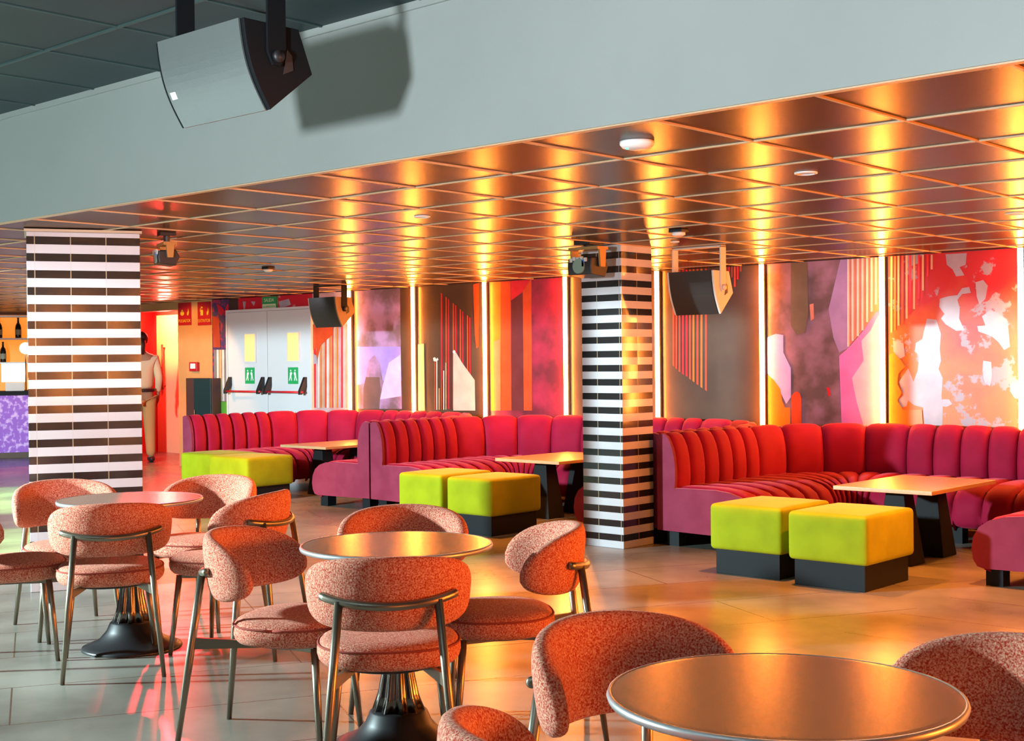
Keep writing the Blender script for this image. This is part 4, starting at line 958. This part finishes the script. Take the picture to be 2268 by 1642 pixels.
bgl = mat('dark_bottle_glass', (.01, .012, .01), rough=.12); blab = mat('bottle_label', (.30, .30, .22), rough=.6)
bo = None
for lab, lx, z in (('dark bottle on the upper bar shelf, left one of two', -.18, 1.7455), ('dark bottle on the upper bar shelf, right one of two', .09, 1.7455), ('dark bottle alone on the lower bar shelf', -.13, 1.3805)):
    p = BO + BN * -1.1 + BT * lx + Vector((-BT.y, BT.x, 0)) * .14
    if bo is None:
        bo = thing('bottle', lab, 'bottle', (p.x, p.y, z), brot, 'bottles on the bar shelves')
        bm = BM(); lathe(bm, [(.042, 0), (.045, .01), (.045, .16), (.036, .20), (.016, .235), (.014, .29), (.016, .295), (.016, .31)], 24); link('glass_body', bm, bgl, bo, True)
        bm = BM(); lathe(bm, [(.0455, .05), (.0458, .055), (.0458, .125), (.0455, .13)], 24, cap=False); link('label_band', bm, blab, bo, True)
    else: dup(bo, (p.x, p.y, z), brot, lab)
p = BO + BT * .02
t = thing('till_screen', 'white glowing till screen standing on the bar counter', 'screen', (p.x, p.y, .96), brot)
M_SCR = mat('lit_screen', (.8, .8, .75), emit=(1, .97, .85), estr=1.6)
bxo('stand', (-.12, .14, .05, .25, 0, .12), M_WHITE, t, .01); sc_ = bxo('screen', (-.17, .15, .05, .09, .13, .40), M_SCR, t, .006)
p = BO + BT * .04
t = thing('globe_lamp', 'white glowing globe lamp above the till screen', 'lamp', (p.x, p.y + .16, .96), brot)
bm = BM(); tube(bm, [(0, .3, 0), (0, .3, .55)], .008); tube(bm, [(0, .3, 0), (0, .3, .01)], .06, 20); link('stem', bm, M_BRONZE, t, True)
bm = BM(); bmesh.ops.create_uvsphere(bm, u_segments=20, v_segments=12, radius=.085, matrix=Matrix.Translation((0, .3, .62))); link('globe', bm, mat('globe_glass', (.9, .9, .85), emit=(.9, 1, .9), estr=2.5), t, True)

# ------------------------------------------------------------------ person at the corridor mouth
def skin_obj(name, verts, edges, radii, m, parent, root=0, sub=2):
    me = bpy.data.meshes.new(name); me.from_pydata(verts, edges, []); o = bpy.data.objects.new(name, me); COL.objects.link(o); me.materials.append(m)
    sk = o.modifiers.new('skin', 'SKIN'); sk.use_smooth_shade = True
    ss = o.modifiers.new('sub', 'SUBSURF'); ss.levels = sub; ss.render_levels = sub
    for i, r in enumerate(radii):
        v = me.skin_vertices[0].data[i]; v.radius = r if isinstance(r, tuple) else (r, r); v.use_root = (i == root)
    o.parent = parent; return o
pt = thing('person', 'person in cream shirt, dark belt and tan trousers standing at the corridor', 'person', (-15.70, 9.90, 0), R(62))
# local: faces +y, x to the person's right
V = []; E = []; Rr = []
def v(p, r, frm=None):
    V.append(p); Rr.append(r); i = len(V) - 1
    if frm is not None: E.append((frm, i))
    return i
pel = v((0, 0, .94), (.15, .11)); wai = v((0, .0, 1.08), (.135, .10), pel); chs = v((0, -.01, 1.28), (.165, .115), wai); upc = v((0, -.015, 1.42), (.12, .09), chs)
nk = v((0, -.005, 1.50), (.052, .055), upc); hd = v((0, .01, 1.57), (.068, .08), nk); hd2 = v((0, .015, 1.64), (.075, .092), hd); hd3 = v((0, .01, 1.71), (.062, .075), hd2)
for sx in (-1, 1):
    sh = v((sx * .17, -.015, 1.40), (.06, .06), upc); el = v((sx * .225, -.03, 1.13), (.042, .042), sh); wr = v((sx * .215, .10, .90), (.028, .03), el); pm = v((sx * .21, .13, .83), (.022, .036), wr)
    for k, (dy, ln) in enumerate(((-.027, .07), (-.009, .085), (.009, .08), (.027, .062))):
        f1 = v((sx * .207, .14 + dy, .79), (.0095, .0095), pm); f2 = v((sx * .20, .15 + dy, .79 - ln * .55), (.0085, .0085), f1); v((sx * .185, .155 + dy, .79 - ln), (.0075, .0075), f2)
    t1 = v((sx * .195, .175, .83), (.011, .011), pm); v((sx * .19, .195, .79), (.009, .009), t1)
    hp = v((sx * .085, 0, .88), (.088, .09), pel); kn = v((sx * .10, .01, .49), (.058, .06), hp); an = v((sx * .11, -.02, .09), (.038, .042), kn); ft = v((sx * .115, .05, .04), (.036, .03), an); v((sx * .12, .14, .03), (.036, .022), ft)
body = skin_obj('body', V, E, Rr, M_SKIN, pt, 0)
# face
bm = BM(); bmesh.ops.create_uvsphere(bm, u_segments=10, v_segments=8, radius=.014, matrix=Matrix.Translation((0, .108, 1.625))); link('nose', bm, M_SKIN, pt, True)
for sx in (-1, 1):
    bm = BM(); bmesh.ops.create_uvsphere(bm, u_segments=10, v_segments=8, radius=.011, matrix=Matrix.Translation((sx * .03, .093, 1.65))); link('eye', bm, M_WHITE, pt, True)
    bm = BM(); bmesh.ops.create_uvsphere(bm, u_segments=10, v_segments=8, radius=.024, matrix=Matrix.Translation((sx * .078, .005, 1.635)) @ Matrix.Diagonal((.4, .7, 1.2, 1))); link('ear', bm, M_SKIN, pt, True)
bxo('mouth', (-.022, .022, .085, .097, 1.585, 1.592), mat('lips', (.25, .08, .06), rough=.5), pt)
bm = BM(); bmesh.ops.create_uvsphere(bm, u_segments=24, v_segments=16, radius=.098, matrix=Matrix.Translation((0, -.012, 1.675)) @ Matrix.Diagonal((.92, 1.05, 1.0, 1)))
for q in list(bm.verts):
    if q.co.y > .035 and q.co.z < 1.70: q.co.y = .035
link('hair', bm, M_HAIR, pt, True)
bm = BM(); tube(bm, [(0, -.09, 1.66), (0, -.125, 1.58), (0, -.11, 1.46)], [.05, .045, .02], 16); link('hair', bm, M_HAIR, pt, True)
sv = [(0, 0, .97), (0, 0, 1.08), (0, -.01, 1.28), (0, -.015, 1.43), (.17, -.015, 1.405), (-.17, -.015, 1.405), (.225, -.03, 1.14), (-.225, -.03, 1.14), (.218, .085, .95), (-.218, .085, .95)]
skin_obj('shirt', sv, [(0, 1), (1, 2), (2, 3), (3, 4), (3, 5), (4, 6), (5, 7), (6, 8), (7, 9)], [(.175, .135), (.165, .125), (.185, .135), (.115, .095), (.075, .075), (.075, .075), (.058, .058), (.058, .058), (.046, .046), (.046, .046)], M_SHIRT, pt)
tv = [(0, 0, .965), (.09, 0, .86), (-.09, 0, .86), (.10, .01, .49), (-.10, .01, .49), (.11, -.015, .07), (-.11, -.015, .07)]
skin_obj('trousers', tv, [(0, 1), (0, 2), (1, 3), (2, 4), (3, 5), (4, 6)], [(.17, .135), (.112, .115), (.112, .115), (.082, .085), (.082, .085), (.062, .066), (.062, .066)], M_TROUSER, pt)
bm = BM(); lathe(bm, [(.168, .955), (.172, .96), (.172, .995), (.168, 1.0)], 32, cap=False)
for q in bm.verts: q.co.y *= .80
link('belt', bm, M_SHOE, pt, True)
for sx in (-1, 1):
    bm = BM(); bmesh.ops.create_uvsphere(bm, u_segments=16, v_segments=10, radius=1, matrix=Matrix.Translation((sx * .115, .05, .045)) @ Matrix.Diagonal((.052, .145, .046, 1)))
    for q in bm.verts: q.co.z = max(q.co.z, .0)
    link('shoe', bm, M_SHOE, pt, True)

# ------------------------------------------------------------------ lights
def area(name, loc, target, size, power, color, size_y=None):
    d = bpy.data.lights.new(name, 'AREA'); d.energy = power; d.color = color; d.size = size
    if size_y: d.shape = 'RECTANGLE'; d.size_y = size_y
    o = bpy.data.objects.new(name, d); COL.objects.link(o); o.location = loc
    o.rotation_euler = (Vector(target) - Vector(loc)).to_track_quat('-Z', 'Y').to_euler(); return o
def point(name, loc, power, color, r=.08):
    d = bpy.data.lights.new(name, 'POINT'); d.energy = power; d.color = color; d.shadow_soft_size = r
    o = bpy.data.objects.new(name, d); COL.objects.link(o); o.location = loc; return o
def spot(name, loc, target, power, color, angle, r=.05, blend=.3):
    d = bpy.data.lights.new(name, 'SPOT'); d.energy = power; d.color = color; d.spot_size = R(angle); d.spot_blend = blend; d.shadow_soft_size = r
    o = bpy.data.objects.new(name, d); COL.objects.link(o); o.location = loc
    o.rotation_euler = (Vector(target) - Vector(loc)).to_track_quat('-Z', 'Y').to_euler(); return o
def downlamp(name, loc, power, color, r):
    d = bpy.data.lights.new(name, 'SPOT'); d.energy = power; d.color = color; d.spot_size = R(178); d.spot_blend = .02; d.shadow_soft_size = r
    o = bpy.data.objects.new(name, d); COL.objects.link(o); o.location = loc; return o
downlamp('cool_left_key', (-8.8, -.6, 2.0), 4800, (.74, .97, 1.), .13)  # unseen cool key from the left, cone shaped to stay below the bulkhead
for dx, dy in ((-2.911, 5.135), (-5.288, 5.116), (-2.906, 7.3), (-4.2, 6.9), (-7.6, 5.1), (-7.3, 7.4), (-9.9, 7.0), (-.6, 5.1), (-.8, 7.3)):  # orange fill spots added for floor and stool tops; ring fixtures themselves are unlit
    spot('downlight', (dx, dy, ZC - .03), (dx, dy, 0), 330, (1, .25, .03), 96, .04, 1.)
spot('column_fill', (-4.5, -1.0, 1.6), (-7.1, 4.1, 1.15), 600, (.85, .90, 1.), 19.5, .05, .15)  # unseen cool spot added to whiten the wide column
spot('bulkhead_key', (-2.0, -1.3, 1.5), (-3.6, 2.0, 7.2), 1500, (.86, .96, 1.), 124, .14, .03)  # unseen key placed from the speaker's shadow, cone turned up to spare the chairs
spot('door_fill', (-10.2, 3.2, 2.05), (-12.8, 9.86, 1.0), 300, (.85, .92, 1.), 34, .08, .3)  # unseen spot added to brighten the white double doors
area('right_wall_fill', (4.1, 6.2, 1.3), (-4.5, 4.0, .5), 4.5, 900, (1, .20, .02), 1.3)  # unseen orange area light added to boost the strips on this wall
spot('corridor_floor_fill', (-15.3, 9.4, 2.08), (-14.9, 8.9, 0), 160, (1, .03, .03), 80)  # red spot added to colour the floor at the corridor mouth
for x in (-3.9, -5.2, -6.6, -8.6, -10.9):
    spot('mural_fill', (x, 8.55, 2.11), (x, 9.86, 1.35), 8 if x > -4 else (22 if x > -8 else 12), (.82, .86, 1.), 78, .03, .7)  # cool fill spots added to bring out the mural colours
area('soft_cool_fill', (-5.5, -4.5, 1.2), (-5.0, 3.0, .8), 3.0, 6, (.70, .86, 1.), 1.8)  # unseen cool fill area added behind the camera
point('corridor_red', (-16.2, 10.6, 1.9), 260, (1, .04, .03))
spot('corridor_warm', (-16.95, 10.75, 2.1), (-17.0, 11.3, 1.9), 120, (1, .62, .25), 90)
spot('ochre_wash', (-14.3, 8.6, 2.1), (-14.35, 9.86, 1.1), 90, (1, .42, .08), 80)
spot('red_wash', (-13.4, 8.4, 2.11), (-12.9, 9.86, 2.0), 10, (1, .05, .08), 70)
spot('red_reflection_spot', (-9.6, 6.3, 2.1), (-6.0, 4.0, 0), 420, (1, .02, .03), 36)  # red spot added to imitate the corridor's reflection in the floor
spot('green_floor_light', (-12.6, 6.3, 2.1), (-12.6, 6.3, 0), 900, (.55, 1, .35), 72)
spot('green_floor_light', (-9.3, 4.7, 2.1), (-9.3, 4.7, 0), 600, (.55, 1, .35), 60)
w = bpy.data.worlds.new('world'); scn.world = w; w.use_nodes = True
w.node_tree.nodes['Background'].inputs[0].default_value = (.55, .72, .85, 1); w.node_tree.nodes['Background'].inputs[1].default_value = .045

scn.view_settings.view_transform = 'Standard'; scn.view_settings.look = 'None'; scn.view_settings.gamma = 1
scn.view_settings.exposure = 0.06; scn.view_settings.use_curve_mapping = False
scn.cycles.max_bounces = 7; scn.cycles.diffuse_bounces = 1; scn.cycles.glossy_bounces = 4
scn.cycles.sample_clamp_indirect = 6
scn.cycles.use_denoising = True
